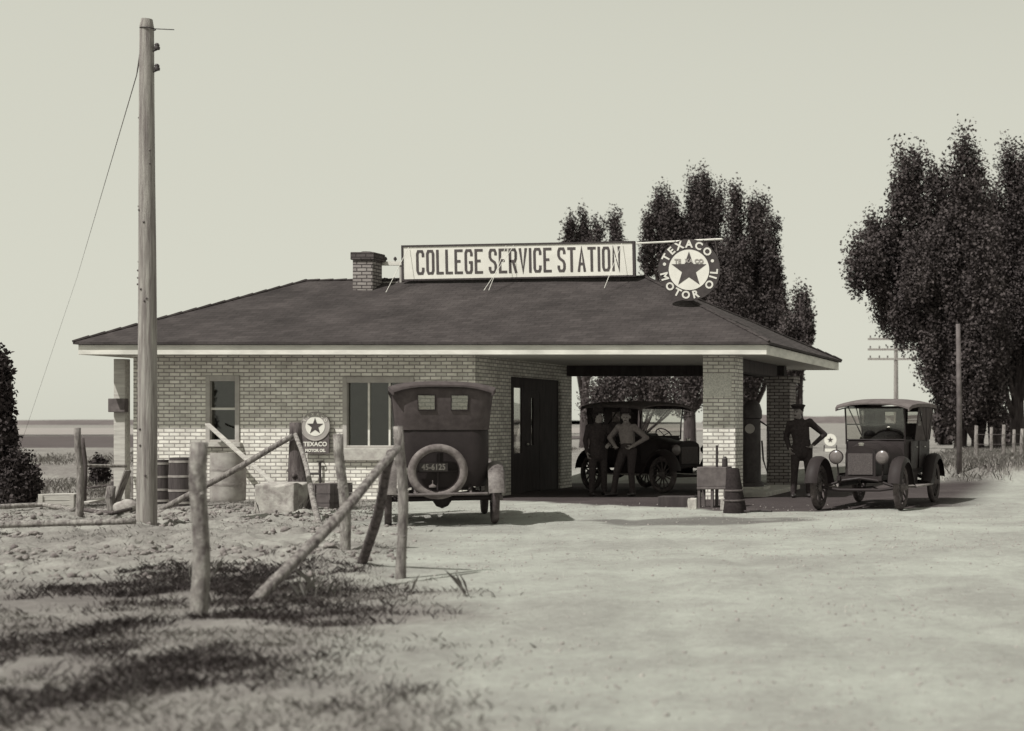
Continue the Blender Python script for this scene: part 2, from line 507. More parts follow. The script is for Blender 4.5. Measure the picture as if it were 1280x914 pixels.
def mat_ground():
    m, nt, b = new_mat("dusty_ground")
    a1 = N(nt, "ShaderNodeAttribute"); a1.attribute_name = "soil"
    sx = N(nt, "ShaderNodeSeparateColor"); nt.links.new(a1.outputs["Color"], sx.inputs[0])
    a2 = N(nt, "ShaderNodeAttribute"); a2.attribute_name = "soil_more"
    sy = N(nt, "ShaderNodeSeparateColor"); nt.links.new(a2.outputs["Color"], sy.inputs[0])
    big = noise(nt, 0.45, 8, 0.62)
    streak = noise(nt, 1.3, 8, 0.68, stretch=(0.9, 0.9, 1), dist=0.6)
    fine = noise(nt, 11, 8, 0.72)
    grit = noise(nt, 60, 3, 0.6)
    def mad(a, k, b_):
        n = N(nt, "ShaderNodeMath", operation="MULTIPLY_ADD"); n.inputs[1].default_value = k
        nt.links.new(a, n.inputs[0])
        if b_ is None: n.inputs[2].default_value = 0
        else: nt.links.new(b_, n.inputs[2])
        return n.outputs[0]
    tot = mad(big.outputs["Fac"], 0.36, mad(streak.outputs["Fac"], 0.26, mad(fine.outputs["Fac"], 0.30, mad(grit.outputs["Fac"], 0.14, None))))
    def dsep(v):
        c = sep(v); return (c[0] * 0.99, c[1] * 1.07, c[2] * 1.04, 1)
    dust = ramp(nt, tot, [(0.38, dsep(0.21)), (0.50, dsep(0.305)), (0.64, dsep(0.44))])
    def esep(v):
        c = sep(v); return (c[0] * 0.99, c[1] * 1.035, c[2] * 1.01, 1)
    earth = ramp(nt, tot, [(0.38, esep(0.13)), (0.52, esep(0.27)), (0.64, esep(0.42))])
    turf = ramp(nt, tot, [(0.38, esep(0.11)), (0.52, esep(0.20)), (0.66, esep(0.34))])
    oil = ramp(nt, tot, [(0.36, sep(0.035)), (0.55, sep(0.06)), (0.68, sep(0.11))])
    dark = ramp(nt, tot, [(0.36, sep(0.07)), (0.66, sep(0.16))])
    def mix(f, a, c):
        n = N(nt, "ShaderNodeMix", data_type="RGBA"); nt.links.new(f, n.inputs[0]); nt.links.new(a, n.inputs[6]); nt.links.new(c, n.inputs[7])
        return n.outputs[2]
    c = mix(sx.outputs[2], dust.outputs[0], earth.outputs[0])
    packed = ramp(nt, tot, [(0.36, dsep(0.26)), (0.64, dsep(0.45))])
    c = mix(sy.outputs[1], c, packed.outputs[0])
    c = mix(sx.outputs[0], c, turf.outputs[0])
    c = mix(sy.outputs[0], c, dark.outputs[0])
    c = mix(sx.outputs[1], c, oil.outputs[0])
    nt.links.new(c, b.inputs["Base Color"])
    b.inputs["Roughness"].default_value = 0.97
    b.inputs["Specular IOR Level"].default_value = 0.15
    bump(nt, b, mad(fine.outputs["Fac"], 1.0, mad(grit.outputs["Fac"], 0.35, None)), 0.75, 0.04)
    return m

ground = mesh_np("ground", np.stack([GX, GY, GZ], -1).reshape(-1, 3), quads, 4, mat_ground(), smooth=True)
struct(ground)
left, clod, grass, oil, fringe, verge = ground_masks(GX, GY)
zero = np.zeros_like(GX)
ca = ground.data.color_attributes.new("soil", "FLOAT_COLOR", "POINT")
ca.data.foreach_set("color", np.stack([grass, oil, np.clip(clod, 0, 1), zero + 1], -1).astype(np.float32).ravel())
cb = ground.data.color_attributes.new("soil_more", "FLOAT_COLOR", "POINT")
cb.data.foreach_set("color", np.stack([fringe * 0.6, np.clip(ruts(GX, GY), 0, 1) * 0.45 * (1 - oil), zero, zero + 1], -1).astype(np.float32).ravel())

def gz(x, y):
    return float(ground_z(np.array([x], dtype=float), np.array([y], dtype=float))[0])

# fields and far hills
def sheet(name, x0, x1, y0, y1, z, mat):
    b = B()
    n = 24
    secs = []
    for i in range(n + 1):
        x = x0 + (x1 - x0) * i / n
        secs.append([(x, y0 + random.uniform(-1, 1) * (y1 - y0) * 0.02, z), (x, y1 + random.uniform(-1, 1) * (y1 - y0) * 0.02, z)])
    b.loft(secs, closed=False, caps=False)
    return struct(b.build(name, mat))
sheet("crop_field", -150, -42, 66, 150, 0.06, M["crop"])
sheet("stubble_field", -420, -60, 158, 330, 0.08, M["stubble"])

def hills(name, x0, x1, Y, h, seed, mat):
    n = 220
    secs = []
    for i in range(n + 1):
        t = i / n
        x = x0 + (x1 - x0) * t
        hh = h * (0.55 + 0.9 * float(fbm(np.array([t * 9.0]), np.array([seed * 1.0]), 6, seed)[0]))
        secs.append([(x, Y, -1), (x, Y + 25, hh * 0.8), (x, Y + 80, hh), (x, Y + 200, hh * 0.7), (x, Y + 420, -1)])
    b = B(); b.loft(secs, closed=False, caps=False)
    return struct(b.build(name, mat, smooth="all"))
hills("hills", -1100, -250, 640, 2.6, 3, M["far_wood"])
hills("hills", -330, 600, 1300, 8.0, 5, M["far_wood"])

# ------------------------------------------------------------------ filling station
Y0, YB = 28.45, 33.9           # front and rear wall planes
XL, XR = -18.12, -11.55        # office side walls
ZC = 2.77                      # soffit height
EL, ER, EF, EB = -18.64, -5.78, 27.65, 36.05   # eaves
ST = thing("gas_station", "low pale brick filling station with dark hipped roof and open drive-through bay", "building", (-12.0, Y0, 0))
SO = ST.location.copy()
def S(b, name, mat, parent=ST, **kw):
    o = b.build(name, mat, parent, off=SO, **kw)
    return o

T = 0.30
# front wall, built round the two window openings
w1 = (-16.72, -16.07, 1.10, 2.39)
w2 = (-14.09, -12.72, 0.99, 2.36)
b = B()
def wall_x(b, x0, x1, y0, y1, z0, z1, openings):
    xs = x0
    for (a, c, d, e) in sorted(openings):
        b.box(xs, a, y0, y1, z0, z1)
        b.box(a, c, y0, y1, z0, d)
        b.box(a, c, y0, y1, e, z1)
        xs = c
    b.box(xs, x1, y0, y1, z0, z1)
def wall_y(b, x0, x1, y0, y1, z0, z1, openings):
    ys = y0
    for (a, c, d, e) in sorted(openings):
        b.box(x0, x1, ys, a, z0, z1)
        if d > z0: b.box(x0, x1, a, c, z0, d)
        if e < z1: b.box(x0, x1, a, c, e, z1)
        ys = c
    if ys < y1: b.box(x0, x1, ys, y1, z0, z1)
wall_x(b, XL, XR, Y0, Y0 + T, -0.1, ZC - 0.003, [w1, w2])
wall_x(b, XL, XR, YB - T, YB, -0.1, ZC - 0.003, [(-13.35, -12.05, 0.72, 2.36)])
wall_y(b, XL, XL + T, Y0 + T, YB - T, -0.1, ZC - 0.003, [])
wall_y(b, XR - T, XR, Y0 + T, 30.25, -0.1, ZC - 0.003, [])
wall_y(b, XR - T, XR, 33.2, YB - T, -0.1, ZC - 0.003, [])
b.box(XR - T, XR, 30.25, 33.2, 2.42, ZC - 0.003)
S(b, "wall", M["brick"])
b = B(); b.box(XL + T, XR - T, Y0 + T, YB - T, -0.06, 0.05); S(b, "floor", M["interior"])
b = B(); b.box(XL + T + 0.01, XR - T - 0.9, Y0 + T + 1.6, Y0 + T + 1.66, 0.05, 2.7); S(b, "partition", M["interior"])

def window(spec, y, lights, midrail, sill_t, mat_frame):
    x0, x1, z0, z1 = spec
    fw = 0.085
    b = B()
    b.box(x0 + 0.002, x0 + fw, y - 0.03, y + 0.12, z0, z1 - 0.002)
    b.box(x1 - fw, x1 - 0.002, y - 0.03, y + 0.12, z0, z1 - 0.002)
    b.box(x0 + fw, x1 - fw, y - 0.03, y + 0.12, z1 - fw - 0.03, z1 - 0.002)
    b.box(x0 + fw, x1 - fw, y - 0.03, y + 0.12, z0, z0 + 0.05)
    fr = S(b, "window", mat_frame, bevel=0.006)
    b = B()
    ix0, ix1 = x0 + fw, x1 - fw
    for k in range(1, lights):
        xm = ix0 + (ix1 - ix0) * k / lights
        b.box(xm - 0.018, xm + 0.018, y + 0.02, y + 0.07, z0 + 0.05, z1 - fw - 0.03)
    if midrail:
        zm = (z0 + z1) / 2
        b.box(ix0, ix1, y + 0.015, y + 0.075, zm - 0.022, zm + 0.022)
    S(b, "glazing_bars", M["white_wood"], fr)
    b = B(); b.box(ix0, ix1, y + 0.045, y + 0.050, z0 + 0.05, z1 - fw - 0.03)
    S(b, "pane", M["glass"], fr)
    b = B(); b.box(x0 - 0.05, x1 + 0.05, y - 0.09, y + 0.10, z0 - sill_t, z0 - 0.002)
    S(b, "sill", M["concrete"], fr, bevel=0.012)
    return fr
window(w1, Y0, 1, True, 0.09, M["grey_paint"])
window(w2, Y0, 3, False, 0.24, M["grey_paint"])

# bay side: thin timber partition with sidelight and door
b = B()
b.box(XR - 0.10, XR - 0.06, 30.25, 30.57, 0.0, 2.42)
b.box(XR - 0.10, XR - 0.06, 30.57, 31.02, 0.0, 0.84)
b.box(XR - 0.10, XR - 0.06, 30.57, 31.02, 2.20, 2.42)
b.box(XR - 0.10, XR - 0.06, 31.02, 31.20, 0.0, 2.42)
b.box(XR - 0.10, XR - 0.06, 32.05, 33.2, 0.0, 2.42)
b.box(XR - 0.10, XR - 0.06, 31.20, 32.05, 2.142, 2.42)
S(b, "door_partition", M["dark_wood"])
b = B(); b.box(XR - 0.085, XR - 0.080, 30.57, 31.02, 0.84, 2.20); S(b, "sidelight_pane", M["car_glass"])
b = B()
b.box(XR - 0.11, XR - 0.065, 31.205, 32.045, 0.02, 1.0)
b.box(XR - 0.11, XR - 0.065, 31.205, 31.56, 1.0, 2.14); b.box(XR - 0.11, XR - 0.065, 31.70, 32.045, 1.0, 2.14)
b.box(XR - 0.11, XR - 0.065, 31.56, 31.70, 2.0, 2.14)
dr = S(b, "door", M["dark_wood"])
b = B(); b.box(XR - 0.095, XR - 0.09, 31.56, 31.70, 1.0, 2.0); S(b, "pane", M["glass"], dr)
b = B(); b.ball((XR - 0.03, 31.27, 1.02), 0.03); S(b, "handle", M["nickel"], dr)

# rear office window frame
b = B()
for (x0, x1, z0, z1) in ((-13.35, -13.29, 0.72, 2.36), (-12.11, -12.05, 0.72, 2.36), (-13.29, -12.11, 0.72, 0.78), (-13.29, -12.11, 2.30, 2.36)):
    b.box(x0, x1, YB - 0.2, YB - 0.1, z0, z1)
rw = S(b, "window", M["grey_paint"])

# soffit, fascias, roof
b = B(); b.box(EL + 0.03, ER - 0.03, EF + 0.03, EB - 0.03, ZC, ZC + 0.03); S(b, "soffit", M["dark_soffit"])
b = B()
b.box(EL, ER, EF, EF + 0.03, ZC - 0.02, 2.935); b.box(EL, ER, EB - 0.03, EB, ZC - 0.02, 2.935)
b.box(EL, EL + 0.03, EF + 0.03, EB - 0.03, ZC - 0.02, 2.935); b.box(ER - 0.03, ER, EF + 0.03, EB - 0.03, ZC - 0.02, 2.935)
S(b, "fascia", M["white_wood"], bevel=0.006)

RY = 31.24
RLx, RRx = -16.25, -9.10
RLz, RRz = 4.42, 4.50
o_ = 0.06
e0 = Vector((EL - o_, EF - o_, 2.94)); e1 = Vector((ER + o_, EF - o_, 2.94)); e2 = Vector((ER + o_, EB + o_, 2.94)); e3 = Vector((EL - o_, EB + o_, 2.94))
rl = Vector((RLx, RY, RLz)); rr_ = Vector((RRx, RY, RRz))
def roof_mesh():
    bm = bmesh.new(); uv = bm.loops.layers.uv.new("UVMap")
    th = Vector((0, 0, 0.045))
    def grid_face(a, bq, c, d, nu, nv, udir):
        # bilinear patch with slight waviness so that the courses are not dead straight
        rows = []
        for j in range(nv + 1):
            row = []
            for i in range(nu + 1):
                u, v = i / nu, j / nv
                p = (a * (1 - u) + bq * u) * (1 - v) + (d * (1 - u) + c * u) * v
                q = p + th
                if 0 < i < nu and 0 < j < nv:
                    q = q + Vector((0, 0, (float(vnoise(np.array([p.x * 1.1]), np.array([p.y * 1.1]), 4)[0]) - 0.5) * 0.03))
                row.append((bm.verts.new(q), p))
            rows.append(row)
        s = (((d + c) - (a + bq)) * 0.5).normalized()
        for j in range(nv):
            for i in range(nu):
                qs = [rows[j][i], rows[j][i + 1], rows[j + 1][i + 1], rows[j + 1][i]]
                vs = []; us = []
                for vv, p in qs:
                    vs.append(vv); us.append((p.dot(udir), (p - a).dot(s)))
                try: f = bm.faces.new(vs)
                except ValueError: continue
                for l, t in zip(f.loops, us): l[uv].uv = t
    X_ = Vector((1, 0, 0)); Y_ = Vector((0, 1, 0))
    grid_face(e0, e1, rr_, rl, 60, 14, X_)
    grid_face(e2, e3, rl, rr_, 40, 10, X_)
    grid_face(e1, e2, rr_ + Vector((0, 0.001, 0)), rr_, 30, 12, Y_)
    grid_face(e3, e0, rl, rl + Vector((0, 0.001, 0)), 30, 12, Y_)
    # eave edge
    for p, q in ((e0, e1), (e1, e2), (e2, e3), (e3, e0)):
        v = [bm.verts.new(t) for t in (p, q, q + th, p + th)]
        f = bm.faces.new(v)
        for l in f.loops: l[uv].uv = (l.vert.co.x, l.vert.co.z)
    v = [bm.verts.new(t) for t in (e0, e3, e2, e1)]
    bm.faces.new(v)
    bmesh.ops.translate(bm, verts=bm.verts[:], vec=-SO)
    me = bpy.data.meshes.new("roof"); bm.to_mesh(me); bm.free()
    me.materials.append(M["shingle"])
    o = bpy.data.objects.new("roof", me); COL.objects.link(o); o.parent = ST
    return o
ROOF = roof_mesh()
# hip and ridge caps
b = B()
up = Vector((0, 0, 0.05))
for p, q in ((rl, rr_), (e0, rl), (e1, rr_), (e2, rr_), (e3, rl)):
    nseg = int((q - p).length / 0.28)
    for i in range(nseg):
        a = p.lerp(q, i / nseg) + up; c = p.lerp(q, (i + 1) / nseg) + up + Vector((0, 0, 0.012))
        b.tube([a, c], [0.030, 0.034], 6)
S(b, "ridge_cap", M["shingle"], ROOF)

def roof_front_z(y): return 2.985 + (y - (EF - o_)) * (4.46 - 2.94) / (RY - EF + o_)

# chimney
cx0, cx1, cy0, cy1 = at(441, 0, 30.6).x, at(465.5, 0, 30.6).x, 30.6, 31.02
b = B(); b.box(cx0, cx1, cy0, cy1, 3.9, at(0, 325, 30.6).z); ch = S(b, "chimney", M["brick_dark"], ROOF)
zc = at(0, 325, 30.6).z
b = B(); b.box(cx0 - 0.035, cx1 + 0.05, cy0 - 0.04, cy1 + 0.05, zc, zc + 0.16)
b.lathe([(0.12, 0), (0.12, 0.03), (0.09, 0.03), (0.09, 0.0)], ((cx0 + cx1) / 2, (cy0 + cy1) / 2, zc + 0.16), 14)
S(b, "chimney_cap", M["brick_cap"], ROOF, bevel=0.015)

# piers
b = B(); b.box(-7.17, -6.55, Y0, Y0 + 0.66, -0.1, ZC - 0.003); pf = S(b, "pier", M["brick"])
b = B(); b.box(-7.15, -6.62, Y0 - 0.012, Y0 - 0.001, 1.98, 2.42); S(b, "plaster_panel", M["stucco"], pf, bevel=0.004)
b = B(); b.box(-6.95, -6.42, YB - 0.66, YB, -0.1, 2.38); pb = S(b, "pier", M["brick_dark"])  # rear pier and cap: bay shade put into a darker brick colour
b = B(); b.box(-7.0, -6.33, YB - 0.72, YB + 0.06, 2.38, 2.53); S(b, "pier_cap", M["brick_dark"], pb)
# beams
b = B(); b.box(XR, -6.62, YB - 0.33, YB - 0.05, 2.53, ZC - 0.003); S(b, "beam", M["dark_wood"])
b = B(); b.box(-6.98, -6.70, Y0 + 0.66, YB - 0.72, 2.50, ZC - 0.003); S(b, "beam", M["dark_wood"])

# corner board with a dark box, left end of the front
t = thing("downspout", "pale vertical corner board with a dark box at the left end of the brick wall", "downspout", (-18.28, Y0 - 0.02, 0))
b = B(); b.box(-0.17, 0.05, -0.06, 0.10, -0.1, 2.70); b.build("board", M["plank"], t, bevel=0.01)
b = B(); b.box(-0.20, 0.12, -0.18, -0.06, 1.68, 1.94); b.build("meter_box", M["iron_grey"], t, bevel=0.01)

# ------------------------------------------------------------------ lettering
STROKES = {
 "C": [[(1, .74), (1, .88), (.82, 1), (.18, 1), (0, .88), (0, .12), (.18, 0), (.82, 0), (1, .12), (1, .26)]],
 "O": [[(0, .5), (0, .88), (.18, 1), (.82, 1), (1, .88), (1, .12), (.82, 0), (.18, 0), (0, .12), (0, .5)]],
 "L": [[(0, 1), (0, 0), (1, 0)]],
 "E": [[(1, 1), (0, 1), (0, 0), (1, 0)], [(0, .52), (.82, .52)]],
 "G": [[(1, .74), (1, .88), (.82, 1), (.18, 1), (0, .88), (0, .12), (.18, 0), (.82, 0), (1, .12), (1, .46), (.55, .46)]],
 "S": [[(1, .76), (1, .88), (.82, 1), (.18, 1), (0, .88), (0, .68), (.2, .56), (.8, .44), (1, .32), (1, .12), (.82, 0), (.18, 0), (0, .12), (0, .24)]],
 "R": [[(0, 0), (0, 1), (.82, 1), (1, .88), (1, .60), (.82, .48), (0, .48)], [(.5, .48), (1, 0)]],
 "V": [[(0, 1), (.5, 0), (1, 1)]],
 "I": [[(0, 1), (0, 0)]],
 "T": [[(0, 1), (1, 1)], [(.5, 1), (.5, 0)]],
 "A": [[(0, 0), (.5, 1), (1, 0)], [(.2, .3), (.8, .3)]],
 "N": [[(0, 0), (0, 1), (1, 0), (1, 1)]],
}
def ribbon(b, pts, w, y0, y1):
    n = len(pts)
    L, R = [], []
    for i in range(n):
        p = Vector(pts[i])
        dp = (p - Vector(pts[i - 1])).normalized() if i > 0 else None
        dn = (Vector(pts[i + 1]) - p).normalized() if i < n - 1 else None
        if dp is None: d = dn; m = Vector((-d.y, d.x)); k = 1
        elif dn is None: d = dp; m = Vector((-d.y, d.x)); k = 1
        else:
            n1 = Vector((-dp.y, dp.x)); n2 = Vector((-dn.y, dn.x))
            m = (n1 + n2)
            m = m.normalized() if m.length > 1e-4 else n1
            k = 1.0 / max(0.45, m.dot(n1))
        L.append(p + m * w / 2 * k); R.append(p - m * w / 2 * k)
    secs = []
    for l, r in zip(L, R):
        secs.append([(l.x, y0, l.y), (r.x, y0, r.y), (r.x, y1, r.y), (l.x, y1, l.y)])
    b.loft(secs)

def stroke_text(b, text, x0, x1, z0, z1, w, y, th=0.006):
    units = 0
    lay = []
    for ch_ in text:
        if ch_ == " ": units += 0.42; continue
        wd = 0.0 if ch_ == "I" else 0.60
        if ch_ == "L": wd = 0.50
        lay.append((ch_, units, wd)); units += wd + 0.46
    units -= 0.46
    sx = (x1 - x0 - w) / units
    h = z1 - z0 - w
    for ch_, u, wd in lay:
        for k, st in enumerate(STROKES[ch_]):
            pts = [(x0 + w / 2 + (u + p[0] * wd) * sx, z0 + w / 2 + p[1] * h) for p in st]
            # open ends of straight strokes reach the full cap height
            def ext(a, c):
                d = (Vector(a) - Vector(c)).normalized(); return tuple(Vector(a) + d * w / 2)
            if ch_ not in "OCGS" and not (ch_ == "E" and k == 1):
                pts[0] = ext(pts[0], pts[1]) if ch_ != "R" or k == 0 else pts[0]
                if not (ch_ == "R" and k == 0) and not (ch_ == "A" and k == 1): pts[-1] = ext(pts[-1], pts[-2])
            ribbon(b, pts, w, y - th - 0.001 * k, y)

def glyph_mesh(text, size, bold=0.0):
    cu = bpy.data.curves.new("glyph", "FONT"); cu.body = text; cu.size = size; cu.offset = bold; cu.extrude = 0.003
    cu.align_x = "CENTER"; cu.align_y = "CENTER"; cu.resolution_u = 3
    o = bpy.data.objects.new("glyph", cu); COL.objects.link(o)
    dg = bpy.context.evaluated_depsgraph_get()
    me = bpy.data.meshes.new_from_object(o.evaluated_get(dg))
    bpy.data.objects.remove(o); bpy.data.curves.remove(cu)
    return me
def add_glyphs(b, text, size, fn, bold=0.0, sx=1.0):
    """fn maps glyph (x, y, depth) to a 3D point"""
    me = glyph_mesh(text, size, bold)
    base = [b.bm.verts.new(fn(v.co.x * sx, v.co.y, v.co.z)) for v in me.vertices]
    for p in me.polygons:
        b.face([base[i] for i in p.vertices])
    bpy.data.meshes.remove(me)

# ------------------------------------------------------------------ long signboard on the ridge
YS = 30.98
pL = at(503, 351.5, YS); pR = at(794.5, 346, YS)
sw = (pR - pL).length; sh = 44.5 * YS / F
ang = -math.atan2(pR.z - pL.z, pR.x - pL.x)
SG = thing("signboard", "long white signboard with dark frame and station lettering along the roof ridge", "sign", pL)
SG.rotation_euler = (0, ang, 0)
b = B(); b.box(0.035, sw - 0.035, -0.012, 0.03, 0.035, sh - 0.035); b.build("board", M["sign_white"], SG)
b = B()
b.box(0, sw, -0.03, 0.05, 0, 0.035); b.box(0, sw, -0.03, 0.05, sh - 0.035, sh); b.box(0, 0.035, -0.03, 0.05, 0.035, sh - 0.035); b.box(sw - 0.05, sw, -0.03, 0.05, 0.035, sh - 0.035)
b.build("frame", M["dark_wood"], SG)
b = B(); stroke_text(b, "COLLEGE SERVICE STATION", (521 - 503) / 291.5 * sw, (776 - 503) / 291.5 * sw, sh * 0.17, sh * 0.86, 0.052, -0.0135)
b.build("lettering", M["letter_dark"], SG)
for x, dx in ((0.16, -0.16), (2.20, -0.10), (2.36, -0.36), (4.62, -0.16)):
    p = Vector((x, -0.04, sh - 0.05)); q = Vector((x + dx, -0.75, -0.30))
    b = B(); b.tube([p, q], 0.006, 6); b.build("brace", M["white_wood"], SG)
for x in (0.3, 2.4, 4.5):
    b = B(); b.box(x - 0.04, x + 0.04, 0.05, 0.12, -0.25, sh - 0.05); b.build("post", M["dark_wood"], SG)

# service rack between chimney and signboard
t = thing("insulator_rack", "small grey crossarm with peg insulators between chimney and long signboard", "insulator rack", at(488, 354, 31.1))
def L_(p): return Vector(p) - t.location
a0, a1 = at(476, 329.5, 31.1), at(503, 329.5, 31.1)
b = B(); b.box(a0.x - t.location.x, a1.x - t.location.x, -0.04, 0.04, a0.z - t.location.z - 0.04, a0.z - t.location.z + 0.04); b.build("crossarm", M["white_wood"], t)
for x, yb in ((482, 327), (494, 327), (481, 353), (493, 353)):
    p = L_(at(x, yb, 31.1))
    b = B(); b.lathe([(0.012, -0.03), (0.012, 0.03), (0.03, 0.03), (0.034, 0.06), (0.02, 0.09), (0.008, 0.10)], p, 10); b.build("insulator", M["iron"], t, smooth=True)
p = L_(at(488, 354, 31.1))
b = B(); b.box(p.x + 0.2, p.x + 0.24, -0.02, 0.02, -0.1, 0.42); b.box(p.x - 0.15, p.x + 0.16, -0.015, 0.02, -0.10, 0.025); b.build("upright", M["grey_paint"], t)

# hanging round sign and its bar
def round_face(root, R, ri, top, bottom, y, letter, small=True, star_r=None, lbold=0.012, ring="sign_dark"):
    n = 56
    b = B(); b.lathe([(R, -0.012), (R, 0.012)], (0, y, 0), n, rotx(PI / 2)); b.build("disc", M[ring], root)
    b = B(); b.lathe([(ri, -0.002), (ri, 0.002)], (0, y - 0.016, 0), n, rotx(PI / 2)); b.build("white_centre", M["sign_white"], root)
    sr = star_r or ri * 0.88
    pts = []
    for k in range(10):
        r = sr if k % 2 == 0 else sr * 0.40
        a = PI / 2 + k * PI / 5
        pts.append((r * math.cos(a), r * math.sin(a)))
    b = B(); b.prism(pts, y - 0.0235, y - 0.0185); b.build("star", M["star"], root)
    b = B()
    rm = (R + ri) / 2
    for ch_, deg in top:
        a = math.radians(deg)
        def fn(x, yy, z, a=a):
            X = rm * math.sin(a) + x * math.cos(a) + yy * math.sin(a)
            Z = rm * math.cos(a) - x * math.sin(a) + yy * math.cos(a)
            return (X, y - 0.014 - z - 0.003, Z)
        add_glyphs(b, ch_, letter, fn, lbold)
    for ch_, deg in bottom:
        a = math.radians(deg)
        def fn(x, yy, z, a=a):
            X = rm * math.sin(a) - x * math.cos(a) - yy * math.sin(a)
            Z = rm * math.cos(a) + x * math.sin(a) - yy * math.cos(a)
            return (X, y - 0.014 - z - 0.003, Z)
        add_glyphs(b, ch_, letter, fn, lbold)
    b.build("ring_lettering", M["letter_white"], root)

YD = 29.4
pc = at(861.5, 337.5, YD)
DS = thing("hanging_sign", "round hanging sign with dark star and white ring lettering beside the long signboard", "sign", pc)
R_ = 38.5 * YD / F; ri_ = 25.3 * YD / F
top = [("T", -62), ("E", -43), ("X", -22), ("A", 0), ("C", 22), ("O", 45)]
bot = [("M", 255), ("O", 229), ("T", 207), ("O", 187), ("R", 165), ("O", 126), ("I", 107), ("L", 94), ("\u2022", 283), ("\u2022", 69)]
round_face(DS, R_, ri_, top, bot, 0.0, 0.205, star_r=ri_ * 0.9, lbold=0.007)
b = B()
for tx, xo in (("TE", -0.225), ("XA", 0.0), ("CO", 0.20)):
    add_glyphs(b, tx, 0.115, lambda x, yy, z, xo=xo: (x + xo, -0.0275 - z, yy + 0.17), 0.004)
b.build("star_lettering", M["sign_grey"], DS)
for xo in (-0.28, 0.28):
    b = B(); b.tube([(xo, 0, R_ * 0.87), (xo, 0, 0.60)], 0.008, 6); b.build("hanger", M["iron"], DS)
q0 = at(796, 304.5, 30.98) - pc; q1 = at(903, 299, YD) - pc
b = B(); b.tube([q0, q1], 0.022, 8); b.build("bracket_bar", M["white_wood"], DS)
b = B(); b.tube([q1 - Vector((0.15, 0, 0)), at(897, 320, YD) - pc], 0.006, 6); b.build("stay", M["iron_grey"], DS)

# ------------------------------------------------------------------ wall sign, tap
pw = at(394.5, 533, Y0 - 0.10)
WS = thing("wall_sign", "small dark wall sign with a white star disc between the two windows", "sign", pw)
round_face(WS, 0.275, 0.185, [("T", -60), ("E", -36), ("X", -12), ("A", 12), ("C", 36), ("O", 60)], [], 0.0, 0.07, lbold=0.002, ring="sign_grey")
b = B(); b.torus(0.272, 0.012, (0, -0.012, 0), rotx(PI / 2), 48, 6); b.build("rim", M["sign_grey"], WS)
b = B(); b.box(-0.26, 0.26, -0.006, 0.010, -0.52, -0.06); b.build("panel", M["sign_mid"], WS)
b = B(); add_glyphs(b, "TEXACO", 0.118, lambda x, yy, z: (x, -0.010 - z, yy - 0.345), 0.004, 0.95)
add_glyphs(b, "MOTOR OIL", 0.078, lambda x, yy, z: (x, -0.010 - z, yy - 0.465), 0.004, 0.9); b.build("panel_lettering", M["letter_white"], WS)
b = B(); b.box(-0.2, 0.2, 0.012, 0.10, -0.3, -0.26); b.build("bracket", M["iron"], WS)
b = B(); b.box(-0.2, 0.2, 0.012, 0.10, 0.1, 0.14); b.build("bracket", M["iron"], WS)

pt = at(402, 592, Y0)
t = thing("water_tap", "dark water tap and pipe on the brick wall under the star sign", "tap", (pt.x, Y0, 0))
b = B(); z = pt.z
b.tube([(0.0, -0.02, 0.0), (0.0, -0.06, z), (0.0, -0.06, z + 0.22)], 0.022, 8)
b.tube([(0.0, -0.06, z), (-0.2, -0.12, z)], 0.022, 8); b.tube([(-0.2, -0.12, z), (-0.2, -0.12, z - 0.06)], 0.025, 8)
b.build("pipe", M["iron"], t)
b = B(); b.torus(0.05, 0.01, (0.0, -0.06, z + 0.24), None, 16, 6); b.tube([(-0.05, -0.06, z + .24), (0.05, -0.06, z + .24)], 0.008, 6); b.build("handle", M["iron"], t)

# ------------------------------------------------------------------ utility pole
pb_ = gnd(183, 660)
UP = thing("utility_pole", "tall bare wooden pole in front of the left end of the station", "utility pole", pb_)
zt = at(0, 24, pb_.y).z
b = B()
ks = [0, .1, .25, .4, .55, .7, .85, .985, 1.0]
b.tube([(0.012 * math.sin(k * 5) + 0.018 * k, 0.0, -0.3 + (zt + 0.3) * k) for k in ks], [0.135, .128, .122, .116, .110, .102, .095, .088, 0.07], 16, wob=0.02)
b.build("pole", M["pole"], UP, smooth=True)
for yy in (62, 88):
    z = at(0, yy, pb_.y).z
    b = B(); b.tube([(0.08, 0, z - 0.03), (0.15, 0, z), (0.15, 0, z + .03)], 0.012, 6)
    b.lathe([(0.012, 0), (0.034, 0.0), (0.038, 0.03), (0.028, 0.05), (0.033, 0.065), (0.018, 0.09)], (0.15, 0, z), 10); b.build("insulator", M["iron"], UP, smooth=True)
z = at(0, 36, pb_.y).z
b = B(); b.torus(0.094, 0.008, (0.018, 0, z), None, 20, 6); b.tube([(0.09, 0, z), (0.36, 0.05, z)], 0.007, 6); b.build("wire_stub", M["iron"], UP)
z = at(0, 64, pb_.y).z
b = B(); b.tube([(-0.08, 0, z), (-0.17, 0.05, z - 0.33), (-1.45, 0.7, 3.6), (-3.3, 1.6, 0.0)], [0.014, 0.006, 0.0016, 0.0016], 6); b.build("guy_wire", M["iron_grey"], UP)
for k in range(16):
    zz = random.uniform(0.6, zt - 0.4); a = random.uniform(PI, 2 * PI)
    r = 0.13 - 0.042 * zz / zt
    b = B(); b.ball((math.cos(a) * r + 0.01, math.sin(a) * r, zz), 0.016, n=8)
    b.build("knot", M["iron_grey"], UP)

